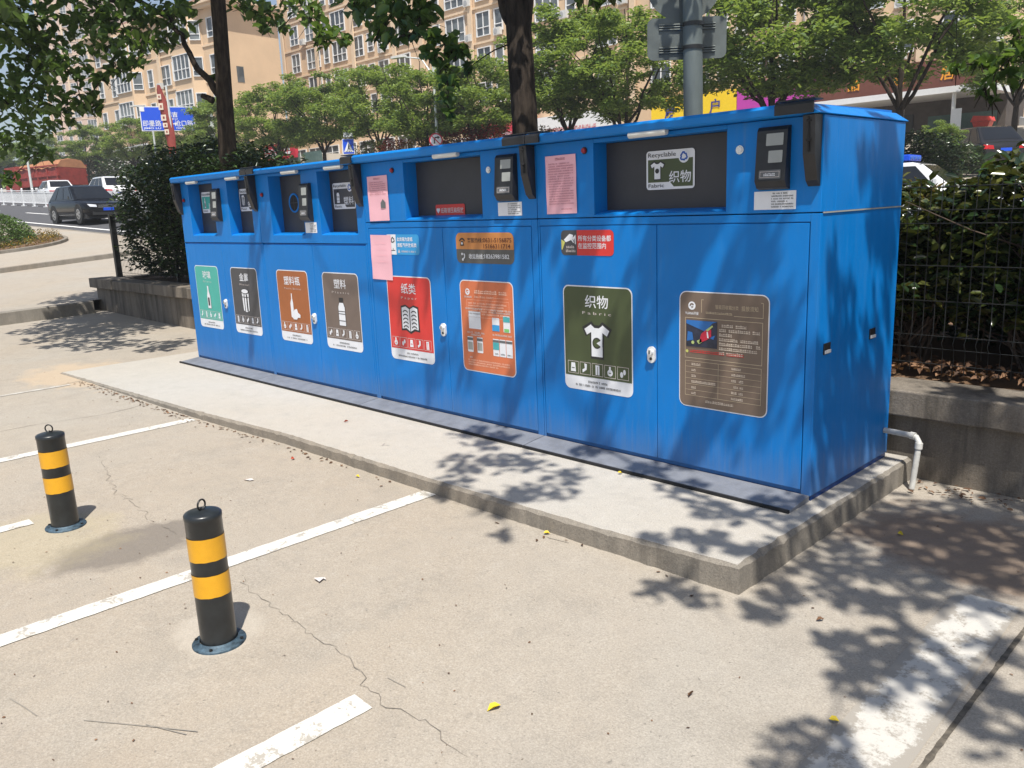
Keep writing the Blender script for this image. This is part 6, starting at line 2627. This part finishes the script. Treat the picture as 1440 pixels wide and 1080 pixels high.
build(mb, "shop_window", t)


# raised terrace, ramp wall, red bin, notice post at the right
def terr(x, y):
    return ground_z(x, y) + .13 + 1.5 * min(max((y - 40.5) / 6.5, 0), 1)


sheet("terrace", list(np.linspace(-17.5, 25, 30)), list(np.linspace(40.2, 60, 24)), "pale_paving", 0, terr)
a = at_depth(1358, 152, 47)
b = at_depth(1455, 168, 44)
t = thing("ramp_wall", (a.x, a.y, terr(a.x, a.y)), "grey panelled ramp wall above a tan base at the right edge", "wall")
mb = MB()
dn = Vector((.1, .3, 0))
mb.prism([a, b, b - Vector((0, 0, .95)), a - Vector((0, 0, .75))], dn, "panel_grey")
build(mb, "panel", t)
mb = MB()
mb.prism([a - Vector((0, 0, .755)) - dn * .2, b - Vector((0, 0, .955)) - dn * .2, b - Vector((0, 0, 1.1)) - dn * .2, a - Vector((0, 0, .88)) - dn * .2], dn * 1.4, "frame_white")
build(mb, "ledge", t)
mb = MB()
mb.prism([a - Vector((0, 0, .885)), b - Vector((0, 0, 1.105)), Vector((b.x, b.y, 1.5)), Vector((a.x, a.y, 1.5))], dn, "render_tan")
build(mb, "base", t)

P = at_depth(1381, 188, 42.5)
g = terr(P.x, P.y)
t = thing("red_bin", (P.x, P.y, g), "red lidded plastic bin standing behind the dark grey SUV", "bin")
mb = MB()
z1 = max(P.z, g + .3)
mb.prism([(P.x - .30, P.y - .30, g), (P.x + .30, P.y - .30, g), (P.x + .42, P.y - .35, z1 + .05), (P.x - .42, P.y - .35, z1 + .05)], (0, .65, 0), "red_plastic")
build(mb, "tub", t, bevel=.03)
mb = MB()
mb.prism([(P.x - .48, P.y - .42, z1 + .055), (P.x + .48, P.y - .42, z1 + .055), (P.x + .40, P.y - .42, z1 + .28), (P.x - .36, P.y - .42, z1 + .36)], (0, .82, 0), "red_plastic")
build(mb, "lid", t, bevel=.04)

P = at_depth(1343, 183, 40)
g = ground_z(P.x, P.y) + .1
t = thing("notice_board", (P.x, P.y, g), "upright white notice board with red marks beside the dark grey SUV", "sign")
mb = MB()
mb.box(P.x - .22, P.x + .22, P.y, P.y + .06, P.z - .75, P.z + 1.0, "frame_white")
build(mb, "board", t)
d = Decal((P.x - .22, P.y - .004, P.z - .75), (1, 0, 0), (0, 0, 1), (0, -1, 0), .004)
d.scribble(.06, .4, .52, .22, "board_red", 0, random.Random(9), 1)
d.scribble(.06, .4, .26, .2, "board_red", 0, random.Random(5), 1)
d.build("board_lettering", t)
mb = MB()
mb.tube([(P.x, P.y + .03, g - .2), (P.x, P.y + .03, P.z - .75)], .04, "pole_white", 8)
build(mb, "post", t)


# ------------------------------------------------------------------ air
m = bpy.data.materials.new("haze_air")
m.use_nodes = True
nt = m.node_tree
nt.nodes.remove(nt.nodes["Principled BSDF"])
pv = nt.nodes.new("ShaderNodeVolumePrincipled")
pv.inputs["Color"].default_value = (.90, .92, .95, 1)
pv.inputs["Density"].default_value = .0011
pv.inputs["Anisotropy"].default_value = .2
nt.links.new(pv.outputs[0], nt.nodes["Material Output"].inputs["Volume"])
MATS["haze_air"] = m
mb = MB()
mb.box(-440, 285, -80, 445, -1.4, 64, "haze_air")
structure(build(mb, "haze"), "stuff")
